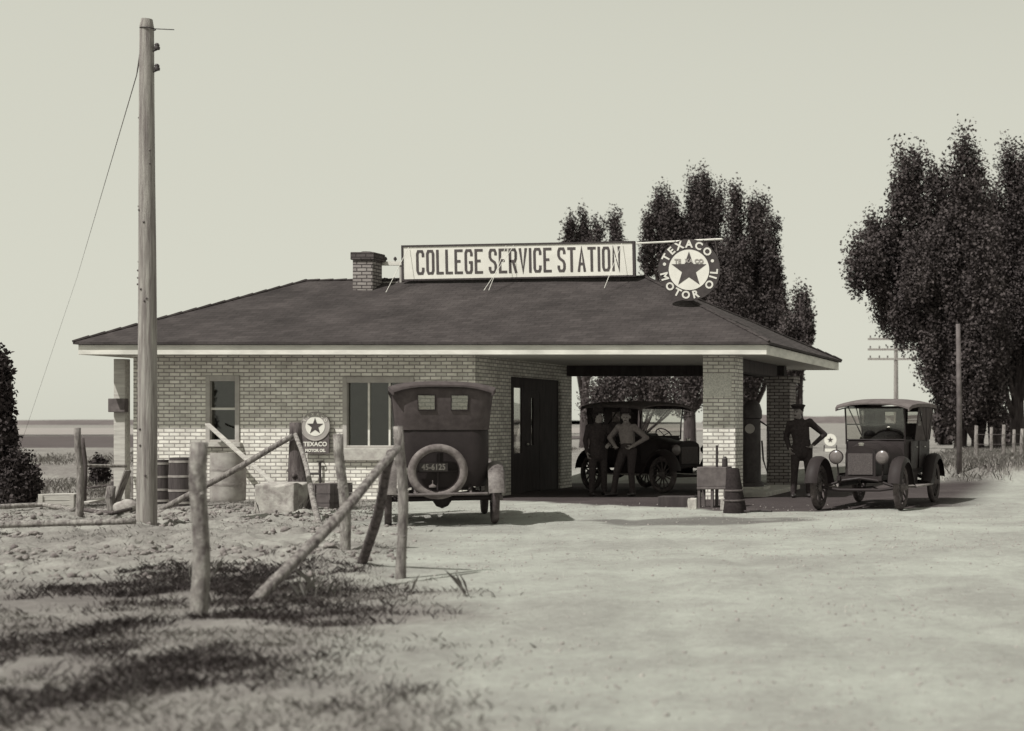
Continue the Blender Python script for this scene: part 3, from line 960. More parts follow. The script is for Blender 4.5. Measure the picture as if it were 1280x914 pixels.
# ------------------------------------------------------------------ fence timbers
def log(name, label, cat, pts, r0, r1, mat, group=None, n=12, wob=0.05, bend=0.02, steps=8):
    pts = [Vector(p) for p in pts]
    base = pts[0].copy()
    fine = []; rad = []
    segs = len(pts) - 1
    tot = segs * steps
    for s in range(segs):
        for k in range(steps if s < segs - 1 else steps + 1):
            t_ = k / steps
            p = pts[s].lerp(pts[s + 1], t_)
            g_ = (s * steps + k) / tot
            fine.append(p - base + Vector((math.sin(g_ * 7 + r0 * 90), math.cos(g_ * 5 + r0 * 70), 0)) * bend * (0.2 + g_))
            rad.append((r0 + (r1 - r0) * g_) * (1 + 0.04 * math.sin(g_ * 9 + r0 * 300)) * random.uniform(0.985, 1.015))
    b = B(); b.tube(fine, rad, n, True, wob)
    # a few cut branch stubs
    for k in range(3):
        i = random.randrange(1, len(fine) - 1)
        a = random.uniform(0, 2 * PI)
        d = (fine[i + 1] - fine[i - 1]).normalized()
        u = d.orthogonal().normalized(); u.rotate(Matrix.Rotation(a, 3, d))
        b.tube([fine[i], fine[i] + u * rad[i] * 1.12 + d * 0.01], [rad[i] * 0.5, rad[i] * 0.28], 7)
    o = b.build(name, mat, None, smooth="all")
    o.location = base
    return tag(o, label, cat, group)

def post(xb, yb, xt, yt, r, mat, label, group="rough fence posts on the left", taper=0.92, depth_t=0.0, flare=1.0):
    g = gnd(xb, yb)
    Yt = g.y + depth_t
    tpt = at(xt, yt, Yt)
    g0 = g.copy(); g0.z = -0.25
    return log("fence_post", label, "fence post", [g0, tpt], r * flare, r * taper, mat, group)
post(247, 774, 252.5, 553, 0.060, M["bark_pale"], "thick pale peeled fence post in the foreground weeds, nearest the viewer")
post(99, 649, 99, 535, 0.055, M["bark"], "weathered fence post left of the tall pole with a thinner post behind", taper=0.8)
post(105, 628, 104.5, 548, 0.045, M["bark_dark"], "thin dark fence post just behind the weathered post left of the pole", taper=0.8)
post(156.5, 622, 156.5, 537, 0.05, M["bark_dark"], "dark fence post at the left corner of the brick wall", taper=0.8)
post(433, 694, 425, 543, 0.056, M["bark_pale"], "mottled leaning fence post in front of the wide window")
post(502, 722, 501, 533, 0.047, M["bark"], "upright weathered fence post standing behind the parked car's left side")
log("stump_post", "dark flared tree stump beside the pale crooked stick", "stump",
    [gnd(375, 641) + Vector((0, 0, -0.2)), gnd(374, 641) + Vector((0, 0, 0.25)), at(371, 588, 24.4), at(369, 528, 24.4)], 0.22, 0.085, M["bark_dark"], None, 14, 0.07, 0.0, 4)
log("fence_rail", "long pale rail leaning from the ground up to the upright post by the car", "fence rail",
    [gnd(308, 757) + Vector((0, 0, -0.05)), at(502, 560, 14.1)], 0.052, 0.040, M["bark"], "fallen fence rails", bend=0.025)
log("fence_rail", "dark rail leaning from the barrels up to the dark stump", "fence rail",
    [gnd(196, 641) + Vector((0, 0, 0.0)), at(368, 545, 24.25)], 0.05, 0.045, M["bark"], "fallen fence rails")
log("fence_brace", "dark slanting brace propped against the upright post by the car", "fence brace",
    [gnd(450, 706) + Vector((0, 0, -0.08)), at(492, 566, 14.35)], 0.054, 0.043, M["bark_dark"])
log("crooked_stick", "pale crooked stick leaning against the dark stump", "stick",
    [gnd(401, 657) + Vector((0, 0, -0.05)), at(389, 612, 22.6), at(379, 575, 23.4), at(371, 543, 24.05)], 0.042, 0.03, M["bark_pale"], steps=4)
log("log", "long thin pale log lying on bare earth at the left edge", "log",
    [Vector((gnd(-30, 672).x, 19.3, 0.15)), Vector((gnd(176, 667).x, 19.75, 0.17))], 0.045, 0.038, M["bark_pale"], "logs lying on the left ground")
log("log", "pale crooked log lying behind the long thin one, left of the fence post", "log",
    [Vector((at(-20, 0, 24.0).x, 24.0, 0.10)), Vector((at(52, 0, 24.6).x, 24.6, 0.12)), Vector((at(94, 0, 24.0).x, 24.0, 0.06))], 0.045, 0.035, M["bark_pale"], "logs lying on the left ground", steps=5)
log("log", "dark crooked log lying between the fence post and the tall pole", "log",
    [Vector((at(104, 0, 24.0).x, 24.0, 0.07)), Vector((at(140, 0, 23.2).x, 23.2, 0.06)), Vector((at(176, 0, 24.6).x, 24.6, 0.10))], 0.035, 0.03, M["bark_dark"], "logs lying on the left ground", steps=5)
log("fence_rail", "short pale rail nailed high between two posts by the wall corner", "fence rail",
    [at(106, 582, 27.6), at(157, 583, 28.3)], 0.03, 0.03, M["bark_pale"])

# leaning plank behind the pale drum
def plank(name, label, p, q, w, th, mat):
    p = Vector(p); q = Vector(q); d = (q - p)
    b = B()
    b.obox((0, 0, d.length / 2), (w, th, d.length))
    o = b.build(name, mat, None, bevel=0.004)
    o.location = p; o.rotation_mode = "QUATERNION"; o.rotation_quaternion = d.to_track_quat("Z", "Y")
    return tag(o, label, "plank")
plank("plank", "long pale plank slanting across the wall behind the pale drum", at(372, 632, 26.6), at(259, 530, 28.2), 0.09, 0.035, M["plank"])

# ------------------------------------------------------------------ barrels, drum, crates, blocks
def barrel(label, x, yb, wpx, ytop, mat, hoopmat, belly=0.06, hoops=(0.08, 0.33, 0.62, 0.92), name="barrel", cat="barrel"):
    g = gnd(x, yb)
    h = at(0, ytop, g.y).z; r = wpx / 2 * g.y / F
    t = thing(name, label, cat, g, 0, "barrels against the brick wall")
    prof = [(r * 0.9, -0.03)]
    for k in range(9):
        u = k / 8
        prof.append((r * (1 - belly + belly * math.sin(PI * u)), u * h))
    prof += [(r * (1 - belly) - 0.03, h), (r * (1 - belly) - 0.03, h - 0.03)]
    b = B(); b.lathe(prof, (0, 0, 0), 24); b.build("staves", mat, t, smooth=True)
    for u in hoops:
        rr = r * (1 - belly + belly * math.sin(PI * u)) + 0.006
        b = B(); b.lathe([(rr - 0.008, u * h - 0.02), (rr, u * h - 0.02), (rr, u * h + 0.02), (rr - 0.008, u * h + 0.02)], (0, 0, 0), 24, caps=False); b.build("hoop", hoopmat, t, smooth=True)
    return t
barrel("dark wooden barrel half hidden behind the tall pole", 202, 630, 24, 575, M["barrel_dark"], M["hoop"])
barrel("dark wooden barrel right of the half hidden barrel, next to the pale drum", 228, 633, 30, 572, M["barrel_dark"], M["hoop"])
barrel("large pale worn drum standing below the narrow window", 285, 627, 40, 566, M["barrel_pale"], M["hoop"], 0.03, (0.36, 0.66), "drum", "drum")

def crate(name, label, cat, x0, x1, yb, ytop, depth, mat, rz=0.0, open_side=None, group=None):
    g = gnd((x0 + x1) / 2, yb)
    w = (x1 - x0) * g.y / F; h = at(0, ytop, g.y).z
    t = thing(name, label, cat, g, rz, group)
    b = B()
    th = 0.025
    nb = 3
    for k in range(nb):
        z0 = -0.03 + (h + 0.03) * k / nb; z1 = -0.03 + (h + 0.03) * (k + 1) / nb - 0.008
        if open_side != "front": b.box(-w / 2, w / 2, 0, th, z0, z1)
        b.box(-w / 2, w / 2, depth - th, depth, z0, z1)
        b.box(-w / 2, -w / 2 + th, th, depth - th, z0, z1); 
        if open_side != "right": b.box(w / 2 - th, w / 2, th, depth - th, z0, z1)
    b.box(-w / 2, w / 2, 0, depth, h - 0.004, h + 0.018)
    b.build("boards", mat, t, bevel=0.003)
    for sx in (-1, 1):
        b = B(); b.box(sx * (w / 2 - 0.04) - 0.03, sx * (w / 2 - 0.04) + 0.03, -0.02, -0.001, -0.03, h); b.build("batten", mat, t)
    return t
crate("crate", "pale crate with a dark open side left of the weathered fence post", "crate", 51, 90, 637, 619, 0.35, M["plank"], 0.35, "right")
crate("crate", "dark board crate on the ground right of the stump", "crate", 389, 420, 638, 606, 0.5, M["iron_grey"], -0.1)
crate("crate", "small grey crate between the fence post and the wall corner", "crate", 152, 168, 622, 597, 0.3, M["bark"], 0.2)

def rock(name, label, cat, x0, x1, yb, ytop, mat, seed=1, group=None, square=False):
    g = gnd((x0 + x1) / 2, yb)
    w = (x1 - x0) * g.y / F; h = at(0, ytop, g.y).z
    bm = bmesh.new()
    if square: bmesh.ops.create_cube(bm, size=2.0); bmesh.ops.subdivide_edges(bm, edges=bm.edges[:], cuts=3, use_grid_fill=True)
    else: bmesh.ops.create_icosphere(bm, subdivisions=3, radius=1.0)
    for v in bm.verts:
        n = v.co.normalized()
        k = 1 + 0.6 * (float(vnoise(np.array([n.x * 2 + n.z + seed]), np.array([n.y * 2 - n.z * .7]), seed)[0]) - 0.5) * (0.75 if square else 1.2)
        v.co = Vector((v.co.x * k * w / 2, v.co.y * k * w * 0.35, (v.co.z * k * 0.5 + 0.45) * h))
    b = B(); b.bm.free(); b.bm = bm
    o = b.build(name, mat, None, smooth=not square, bevel=0.02 if square else 0)
    o.location = g + Vector((0, 0, -0.02))
    return tag(o, label, cat, group)
rock("stone_block", "large pale stone block on the ground left of the stump", "stone block", 328, 374, 643, 602, M["stone"], 3, None, True)
rock("stone", "pale rounded stone at the foot of the tall pole", "stone", 143, 172, 642, 622, M["stone"], 5)
log("stump", "short grey wooden stump beside the pale stone", "stump", [gnd(139, 641) + Vector((0, 0, -0.1)), at(139, 608, gnd(139, 641).y)], 0.07, 0.065, M["bark"], steps=3)

plank("plank", "short pale board lying flat near the pale crate at left", gnd(106, 633) + Vector((0, 0, 0.06)), gnd(137, 629) + Vector((0, 0, 0.10)), 0.14, 0.03, M["plank"])
plank("plank", "grey board propped against the small grey crate", gnd(146, 628) + Vector((0, 0, 0.02)), at(160, 588, 27.4), 0.13, 0.03, M["bark"])
plank("plank", "dark board lying on the earth behind the short pale board", gnd(108, 615) + Vector((0, 0, 0.08)), gnd(150, 612) + Vector((0, 0, 0.12)), 0.16, 0.03, M["bark_dark"])
barrel("small dark keg behind the grey stump left of the pole", 147, 618, 14, 598, M["barrel_dark"], M["hoop"], 0.08, (0.12, 0.5, 0.88), "keg", "keg")
rock("stone", "small pale stone beside the weathered fence post left of the pole", "stone", 112, 126, 641, 634, M["stone"], 9)
rock("stone", "flat grey stone between the pale drum and the stone block", "stone", 306, 324, 640, 632, M["clod"], 12)
# ------------------------------------------------------------------ cars
def shell_section(pts_outer, pts_inner):
    return pts_outer + pts_inner[::-1]

def arc_section(h, zlow, zside, zcrown, n=10, thick=0.025):
    """roof section across x: valance, rounded shoulder, gentle crown"""
    pts = [(-h, zlow), (-h, zside)]
    for k in range(1, n):
        u = -1 + 2 * k / n
        pts.append((u * h * 0.985, zside + (zcrown - zside) * (1 - abs(u) ** 3.2)))
    pts += [(h, zside), (h, zlow)]
    inner = [(x * (1 - thick / h), z - (0 if i in (0, len(pts) - 1) else thick)) for i, (x, z) in enumerate(pts)]
    return pts + inner[::-1]

def plan_loop(hw_front, hw_mid, hw_rear, y0, y1, rc, inset=0.0):
    pts = []
    hwf, hwm, hwr = hw_front - inset, hw_mid - inset, hw_rear - inset
    ya, yb = y0 + inset, y1 - inset
    pts.append((-hwf, ya)); pts.append((-hwm * 0.98, ya + 0.28)); pts.append((-hwm, (ya + yb) / 2))
    for k in range(6):
        a = PI + (-PI / 2) * k / 5
        pts.append((-(hwr - rc) + rc * math.cos(a), (yb - rc) + rc * math.sin(a)))
    for k in range(6):
        a = PI / 2 - (PI / 2) * k / 5
        pts.append(((hwr - rc) + rc * math.cos(a), (yb - rc) + rc * math.sin(a)))
    pts.append((hwm, (ya + yb) / 2)); pts.append((hwm * 0.98, ya + 0.28)); pts.append((hwf, ya))
    return pts

_wheel_cache = {}
def wheel_meshes():
    if _wheel_cache: return _wheel_cache
    rt = roty(PI / 2)
    b = B(); b.torus(0.338, 0.050, (0, 0, 0), rt, 40, 10); o = b.build("tyre", M["tyre_dark"], None, smooth="all"); _wheel_cache["tyre"] = o.data; bpy.data.objects.remove(o)
    b = B(); b.lathe([(0.275, -0.03), (0.298, -0.035), (0.298, 0.035), (0.275, 0.03)], (0, 0, 0), 36, rt, caps=False)
    for k in range(12):
        a = 2 * PI * k / 12
        d = Vector((0, math.cos(a), math.sin(a)))
        b.tube([d * 0.05, d * 0.16, d * 0.28], [0.019, 0.017, 0.015], 7)
    o = b.build("spokes", M["spoke"], None, smooth=True); _wheel_cache["spokes"] = o.data; bpy.data.objects.remove(o)
    b = B(); b.lathe([(0.075, -0.05), (0.08, 0.0), (0.075, 0.05), (0.045, 0.06), (0.04, 0.11), (0.0, 0.115)], (0, 0, 0), 16, rt); o = b.build("hub", M["iron_grey"], None, smooth=True); _wheel_cache["hub"] = o.data; bpy.data.objects.remove(o)
    return _wheel_cache

def add_wheel(root, x, y, z, steer=0.0):
    w = wheel_meshes()
    e = bpy.data.objects.new("wheel", None); COL.objects.link(e); e.parent = root
    e.location = (x, y, z); e.rotation_euler = (random.uniform(0, 1), 0, steer + (PI if x < 0 else 0))
    for k in ("tyre", "spokes", "hub"):
        o = bpy.data.objects.new(k, w[k]); COL.objects.link(o); o.parent = e
    return e

def make_car(label, loc, rz, tub=1.2, roof=1.93, canvas="canvas", spare=False, side_curtain=False, wide=0.0, fmat="car", rear_win=True, steer=0.0, windshield=True):
    """open touring car; its front looks towards local -Y"""
    R = thing("touring_car", label, "car", loc, rz, "old touring cars at the station")
    P = lambda b, n, m, parent=R, **k: b.build(n, m, parent, **k)
    W = wide
    # frame
    b = B()
    for s in (-1, 1): b.box(s * 0.36 - 0.03, s * 0.36 + 0.03, -1.32, 1.62, 0.50, 0.58)
    for y in (-1.25, -0.3, 0.6, 1.5): b.box(-0.33, 0.33, y - 0.03, y + 0.03, 0.51, 0.57)
    P(b, "chassis", M["car"])
    b = B(); b.tube([(-0.66, -1.27, 0.385), (-0.35, -1.27, 0.34), (0.35, -1.27, 0.34), (0.66, -1.27, 0.385)], 0.026, 8)
    b.tube([(-0.6, -1.27, 0.40), (-0.3, -1.27, 0.50), (0, -1.27, 0.54), (0.3, -1.27, 0.50), (0.6, -1.27, 0.40)], 0.025, 6)
    b.tube([(-0.34, -1.24, 0.34), (0, -0.45, 0.36), (0.34, -1.24, 0.34)], 0.015, 6); P(b, "front_axle", M["car"])
    b = B(); b.tube([(-0.68, 1.27, 0.385), (0.68, 1.27, 0.385)], 0.038, 10)
    b.lathe([(0.03, -0.13), (0.11, -0.08), (0.145, 0.0), (0.11, 0.08), (0.03, 0.13)], (0, 1.27, 0.385), 16, roty(PI / 2))
    b.tube([(-0.6, 1.27, 0.42), (-0.3, 1.27, 0.54), (0, 1.27, 0.58), (0.3, 1.27, 0.54), (0.6, 1.27, 0.42)], 0.03, 6); P(b, "rear_axle", M["car"], smooth=True)
    for sx in (-1, 1):
        add_wheel(R, sx * 0.71, -1.27, 0.385, steer); add_wheel(R, sx * 0.71, 1.27, 0.385)
    # fenders
    def fender(path, sx, x0=0.60, x1=0.835, thick=0.012, lip=0.05):
        secs = []
        for i, (y, z) in enumerate(path):
            ya, za = path[max(0, i - 1)]; yb, zb = path[min(len(path) - 1, i + 1)]
            d = Vector((yb - ya, zb - za)).normalized(); nrm = Vector((-d.y, d.x))
            if nrm.y < 0 and abs(nrm.y) > 0.3: nrm = -nrm
            outer, inner = [], []
            for u in (0, 0.12, 0.35, 0.65, 0.88, 1.0):
                xx = x0 + (x1 - x0) * u
                cr = 0.045 * (1 - (2 * u - 1) ** 2) - (lip if u in (1.0,) else 0)
                outer.append((sx * xx, y + nrm.x * cr, z + nrm.y * cr))
                inner.append((sx * xx, y + nrm.x * (cr - thick), z + nrm.y * (cr - thick)))
            secs.append(outer + inner[::-1])
        b = B(); b.loft(secs)
        return b
    def arc(cy, cz, r, a0, a1, n):
        return [(cy - r * math.cos(math.radians(a0 + (a1 - a0) * k / n)), cz + r * math.sin(math.radians(a0 + (a1 - a0) * k / n))) for k in range(n + 1)]
    fpath = arc(-1.27, 0.40, 0.475, 8, 140, 12) + [(-0.72, 0.46), (-0.60, 0.385)]
    rpath = [(0.60, 0.385), (0.74, 0.46)] + arc(1.27, 0.40, 0.475, 40, 172, 12)
    for sx in (-1, 1):
        P(fender(fpath, sx), "fender", M[fmat], smooth=True)
        P(fender(rpath, sx), "fender", M[fmat], smooth=True)
        b = B(); b.box(min(sx * 0.56, sx * 0.85), max(sx * 0.56, sx * 0.85), -0.62, 0.62, 0.355, 0.385); P(b, "running_board", M["fender"], bevel=0.006)
        b = B(); b.box(min(sx * 0.545, sx * 0.56), max(sx * 0.545, sx * 0.56), -0.62, 0.62, 0.372, 0.60); P(b, "splash_apron", M["car"])
    # radiator and hood
    def hsec(hw, z0, z1, y, n=8):
        pts = [(-hw, y, z0)]
        for k in range(n + 1):
            a = PI - PI * k / n
            pts.append((hw * math.cos(a) * (1.0), y, z1 - hw * 0.55 + hw * 0.55 * math.sin(a) ** 0.8))
        pts.append((hw, y, z0))
        return pts
    b = B(); b.loft([hsec(0.262, 0.55, 1.09, -1.23), hsec(0.262, 0.55, 1.09, -1.13)]); rad = P(b, "radiator", M["car"], smooth=True, bevel=0.008)
    b = B(); b.box(-0.215, 0.215, -1.245, -1.231, 0.60, 0.96); P(b, "radiator_core", M["radiator"], rad)
    b = B(); b.lathe([(0.04, 0), (0.04, 0.03), (0.05, 0.03), (0.05, 0.05), (0.02, 0.06)], (0, -1.18, 1.085), 12); P(b, "cap", M["nickel"], rad)
    b = B(); b.loft([hsec(0.25, 0.58, 1.07, -1.125), hsec(0.27, 0.58, 1.09, -0.85), hsec(0.30, 0.58, 1.12, -0.52)]); P(b, "hood", M["car"], smooth=True)
    b = B(); b.loft([hsec(0.305, 0.56, 1.125, -0.518), hsec(0.40, 0.56, 1.15, -0.38), hsec(0.50, 0.56, 1.17, -0.22)]); P(b, "cowl", M["car"], smooth=True)
    # tub
    y0, y1 = -0.22, 1.64
    lv = [(0.56, 0.05), (0.72, 0.015), (0.95, 0.0), (tub - 0.05, 0.0), (tub, 0.012)]
    secs = []
    for z, ins in lv:
        secs.append([(x, y, z) for x, y in plan_loop(0.51 + W, 0.58 + W, 0.60 + W, y0, y1, 0.24, ins)])
    for z, ins in ((tub, 0.05), (0.64, 0.06)):
        secs.append([(x, y, z) for x, y in plan_loop(0.51 + W, 0.58 + W, 0.60 + W, y0, y1, 0.24, ins)])
    b = B(); b.loft(secs); body = P(b, "body", M["car"], smooth=True)
    for sx in (-1, 1):
        for ya, yb in ((-0.02, 0.42), (0.62, 1.06)):
            xw = 0.579 + W
            b = B(); b.box(min(sx * xw, sx * (xw + 0.014)), max(sx * xw, sx * (xw + 0.014)), ya, yb, 0.66, tub - 0.03); d = P(b, "door", M["car"], bevel=0.006)
            b = B(); b.tube([(sx * (xw + 0.012), yb - 0.05, tub - 0.14), (sx * (xw + 0.04), yb - 0.05, tub - 0.14), (sx * (xw + 0.04), yb - 0.14, tub - 0.14)], 0.008, 6); P(b, "handle", M["nickel"], d)
    for ya in (0.10, 1.02):
        b = B(); b.box(-0.50, 0.50, ya, ya + 0.46, 0.62, 0.82); b.box(-0.50, 0.50, ya + 0.40, ya + 0.53, 0.82, tub + 0.06); P(b, "seat", M["leather"], bevel=0.05)
    # steering wheel (the driver sits on the left of the car)
    b = B(); b.torus(0.19, 0.014, (0.27, 0.02, tub + 0.02), rotx(math.radians(50)), 28, 8); b.tube([(0.27, 0.02, tub + 0.02), (0.27, -0.38, 0.75)], 0.016, 8)
    for k in range(4):
        a = k * PI / 2 + 0.4
        b.tube([(0.27, 0.02, tub + 0.02), Vector((0.27, 0.02, tub + 0.02)) + rotx(math.radians(50)) @ Vector((0.18 * math.cos(a), 0.18 * math.sin(a), 0))], 0.009, 6)
    P(b, "steering_wheel", M["car"], smooth=True)
    # windshield
    hw = 0.53 + W * 0.8
    zb, ztp = 1.16, roof - 0.08
    b = B()
    for sx in (-1, 1): b.tube([(sx * hw, -0.22, zb - 0.06), (sx * hw, -0.24, (zb + ztp) / 2), (sx * hw, -0.30, ztp)], 0.016, 8)
    for z, y in ((zb + 0.02, -0.22), ((zb + ztp) / 2, -0.24), (ztp, -0.30)): b.tube([(-hw, y, z), (hw, y, z)], 0.012, 8)
    ws = P(b, "windshield", M["car"], smooth=True)
    if windshield:
        b = B(); b.loft([[(-hw, -0.222, zb + 0.02), (hw, -0.222, zb + 0.02), (hw, -0.218, zb + 0.02), (-hw, -0.218, zb + 0.02)], [(-hw, -0.302, ztp), (hw, -0.302, ztp), (hw, -0.298, ztp), (-hw, -0.298, ztp)]]); P(b, "pane", M["car_glass"], ws)
    # headlights
    for sx in (-1, 1):
        c = (sx * 0.40, -1.30, 0.90)
        b = B(); b.lathe([(0.02, -0.16), (0.07, -0.13), (0.11, -0.06), (0.12, 0.0), (0.125, 0.02), (0.11, 0.02)], c, 20, rotx(PI / 2))
        b.tube([(sx * 0.40, -1.24, 0.80), (sx * 0.38, -1.22, 0.56)], 0.014, 6)
        hl = P(b, "headlight", M["car"], smooth=True)
        b = B(); b.lathe([(0.112, 0.0), (0.09, 0.018), (0.05, 0.03), (0.0, 0.034)], (c[0], c[1] - 0.018, c[2]), 20, rotx(PI / 2)); P(b, "lens", M["lens"], hl, smooth=True)
    # canvas top
    hr = 0.69 + W
    secs = []
    for y, dz, k in ((-0.46, -0.08, 0.96), (-0.30, -0.03, 0.985), (0.15, 0.0, 1), (0.75, 0.008, 1), (1.3, 0.0, 1), (1.64, -0.012, 0.99), (1.74, -0.035, 0.965), (1.77, -0.065, 0.93)):
        zs = roof + dz
        secs.append([(x * k, y, z) for x, z in arc_section(hr, zs - 0.06, zs, zs + 0.085, 12)])
    b = B(); b.loft(secs); top = P(b, "canvas_top", M[canvas], smooth=True)
    # bows
    for sx in (-1, 1):
        for yb, yt in ((1.20, 0.30), (1.22, 0.85), (1.25, 1.45)):
            b = B(); b.tube([(sx * (0.585 + W), yb, tub - 0.05), (sx * (hr - 0.035), yt, roof - 0.04)], 0.013, 6); P(b, "bow", M["car"])
        b = B(); b.tube([(sx * hw, -0.30, ztp), (sx * (hr - 0.04), -0.40, roof - 0.12)], 0.011, 6); P(b, "bow", M["car"])
    # rear curtain with two small windows
    zt_, zb_ = roof - 0.03, tub - 0.02
    yt_, yb_ = 1.715, y1 + 0.012
    def rc(x, z, o=0.0):
        u = (z - zb_) / (zt_ - zb_)
        y = yb_ + (yt_ - yb_) * u + 0.02 * math.sin(PI * u)
        k = (0.60 + W) + (hr * 0.95 - (0.60 + W)) * u
        xx = x / (0.60 + W) * k
        ax = abs(xx); lim = k - 0.20
        if ax > lim:
            q = min(1.0, (ax - lim) / 0.30)
            a = q * PI / 2
            return (math.copysign(lim + 0.2 * math.sin(a), xx), y - 0.22 * (1 - math.cos(a)) - o, z)
        return (xx, y - o, z)
    xs = [-0.75 - W, -0.66 - W, -0.60 - W, -0.52 - W, -0.45 - W, -0.31, -0.10, 0.0, 0.10, 0.31, 0.45 + W, 0.52 + W, 0.60 + W, 0.66 + W, 0.75 + W]
    hz = zt_ - zb_
    zs_ = [zb_, zb_ + hz * 0.25, zb_ + hz * 0.48, zb_ + hz * 0.84, zt_]
    b = B(); gridv = {}
    for o_i, oo in ((0, 0.0), (1, 0.012)):
        for i, x in enumerate(xs):
            for j, z in enumerate(zs_): gridv[o_i, i, j] = b.bm.verts.new(rc(x, z, oo))
    for o_i in (0, 1):
        for i in range(len(xs) - 1):
            for j in range(len(zs_) - 1):
                if rear_win and j == 2 and i in (5, 8): continue
                b.face([gridv[o_i, i, j], gridv[o_i, i + 1, j], gridv[o_i, i + 1, j + 1], gridv[o_i, i, j + 1]])
    cur = P(b, "rear_curtain", M["canvas"] if canvas == "canvas" else M["canvas"], smooth=True)
    if rear_win:
        for i in (5, 8):
            b = B()
            b.loft([[rc(xs[i], z, 0.004), rc(xs[i + 1], z, 0.004), rc(xs[i + 1], z, 0.007), rc(xs[i], z, 0.007)] for z in (zs_[2], zs_[3])]); P(b, "rear_window", M["celluloid"], cur)
            b = B(); q = [rc(xs[i], zs_[2], -0.006), rc(xs[i + 1], zs_[2], -0.006), rc(xs[i + 1], zs_[3], -0.006), rc(xs[i], zs_[3], -0.006)]
            b.tube(q + [q[0]], 0.010, 6); P(b, "window_frame", M["car"], cur)
    if side_curtain:
        for sx in (-1, 1):
            xa = lambda z: sx * ((0.59 + W) + (hr - 0.03 - 0.59 - W) * (z - zb_) / (zt_ - zb_))
            b = B()
            def quad(ya, yb, za, zz):
                b.loft([[(xa(za), ya, za), (xa(za), yb, za), (xa(za) - sx * 0.01, yb, za), (xa(za) - sx * 0.01, ya, za)], [(xa(zz), ya, zz), (xa(zz), yb, zz), (xa(zz) - sx * 0.01, yb, zz), (xa(zz) - sx * 0.01, ya, zz)]])
            z1_, z2_ = zb_ + hz * 0.42, zb_ + hz * 0.86
            y_a = 0.30 if sx > 0 else 1.05
            quad(y_a, 1.50, zb_, z1_); quad(y_a, 1.50, z2_, zt_ + 0.03); quad(y_a, y_a + 0.10, z1_, z2_); quad(y_a + 0.36, 1.50, z1_, z2_)
            sc_ = P(b, "side_curtain", M["canvas"])
            b = B(); b.loft([[(xa(z) - sx * 0.003, y_a + 0.10, z), (xa(z) - sx * 0.003, y_a + 0.36, z), (xa(z) - sx * 0.006, y_a + 0.36, z), (xa(z) - sx * 0.006, y_a + 0.10, z)] for z in (z1_, z2_)]); P(b, "curtain_window", M["celluloid"], sc_)
    # tail
    b = B(); b.tube([(-0.58, 1.86, 0.47), (0.58, 1.86, 0.47)], 0.022, 8)
    for sx in (-1, 1): b.tube([(sx * 0.36, 1.60, 0.54), (sx * 0.36, 1.86, 0.47)], 0.018, 6)
    P(b, "bumper", M["iron_grey"])
    b = B(); b.lathe([(0.04, 0), (0.05, 0.05), (0.04, 0.08), (0.0, 0.085)], (0.45 + W, y1 + 0.0, 0.80), 12, rotx(-PI / 2)); P(b, "tail_lamp", M["nickel"], smooth=True)
    if spare:
        c = (0.07, y1 + 0.13, 0.79)
        b = B(); b.torus(0.335, 0.058, c, rotx(PI / 2), 44, 12); sp_ = P(b, "spare_tyre", M["tyre"], smooth="all")
        b = B(); b.lathe([(0.27, -0.03), (0.285, -0.03), (0.285, 0.03), (0.27, 0.03)], c, 36, rotx(PI / 2), caps=False)
        b.tube([(c[0] - 0.28, y1 + 0.03, 0.79), (c[0] + 0.28, y1 + 0.03, 0.79)], 0.015, 6); b.tube([(c[0], y1 + 0.03, 0.50), (c[0], y1 + 0.03, 1.15)], 0.015, 6); P(b, "tyre_carrier", M["car"])
        b = B(); b.box(c[0] - 0.13, c[0] + 0.24, y1 + 0.055, y1 + 0.063, 0.79, 0.91); pl = P(b, "licence_plate", M["sign_dark"])
        b = B(); add_glyphs(b, "45-6125", 0.115, lambda x, yy, z: (c[0] + 0.055 - x, y1 + 0.066 + z, 0.85 + yy), 0.002, 0.82); P(b, "plate_lettering", M["sign_grey"], pl)
        b = B(); b.lathe([(0.05, 0), (0.05, 0.02), (0.02, 0.04), (0.006, 0.05), (0.006, 0.1)], (c[0] + 0.07, y1 + 0.15, 0.57), 12); P(b, "tail_light", M["lens"], smooth=True)
    return R

# parked with its tail to the viewer
c1 = gnd(549, 657)
yaw1 = math.radians(25)
# local +Y (tail) must point back towards the viewer along the yaw
fw = Vector((-math.sin(yaw1), math.cos(yaw1), 0))
make_car("dark touring car seen from behind with round spare tyre, parked by the wide window", (c1.x + fw.x * 1.27, c1.y + 0.1 + fw.y * 1.27, 0.0), math.pi + yaw1, tub=1.40, roof=2.0, spare=True, wide=0.02, fmat="fender")
# facing the viewer on the right
c2 = Vector((-3.66, 25.05, 0))
yaw2 = math.radians(7)
bk = Vector((math.sin(yaw2), math.cos(yaw2), 0))
make_car("dark touring car facing the viewer at the right of the station", (c2.x + bk.x * 1.27, c2.y + bk.y * 1.27, 0.0), -yaw2, tub=1.18, roof=1.82, canvas="canvas_light", side_curtain=True)
# under the canopy, nose to the right
yaw3 = math.radians(52)
make_car("shaded touring car with spoked wheels nosing out of the drive-through bay", (-9.22, 32.35, 0.0), yaw3, tub=1.18, roof=1.86, canvas="canvas_light", steer=0.12)

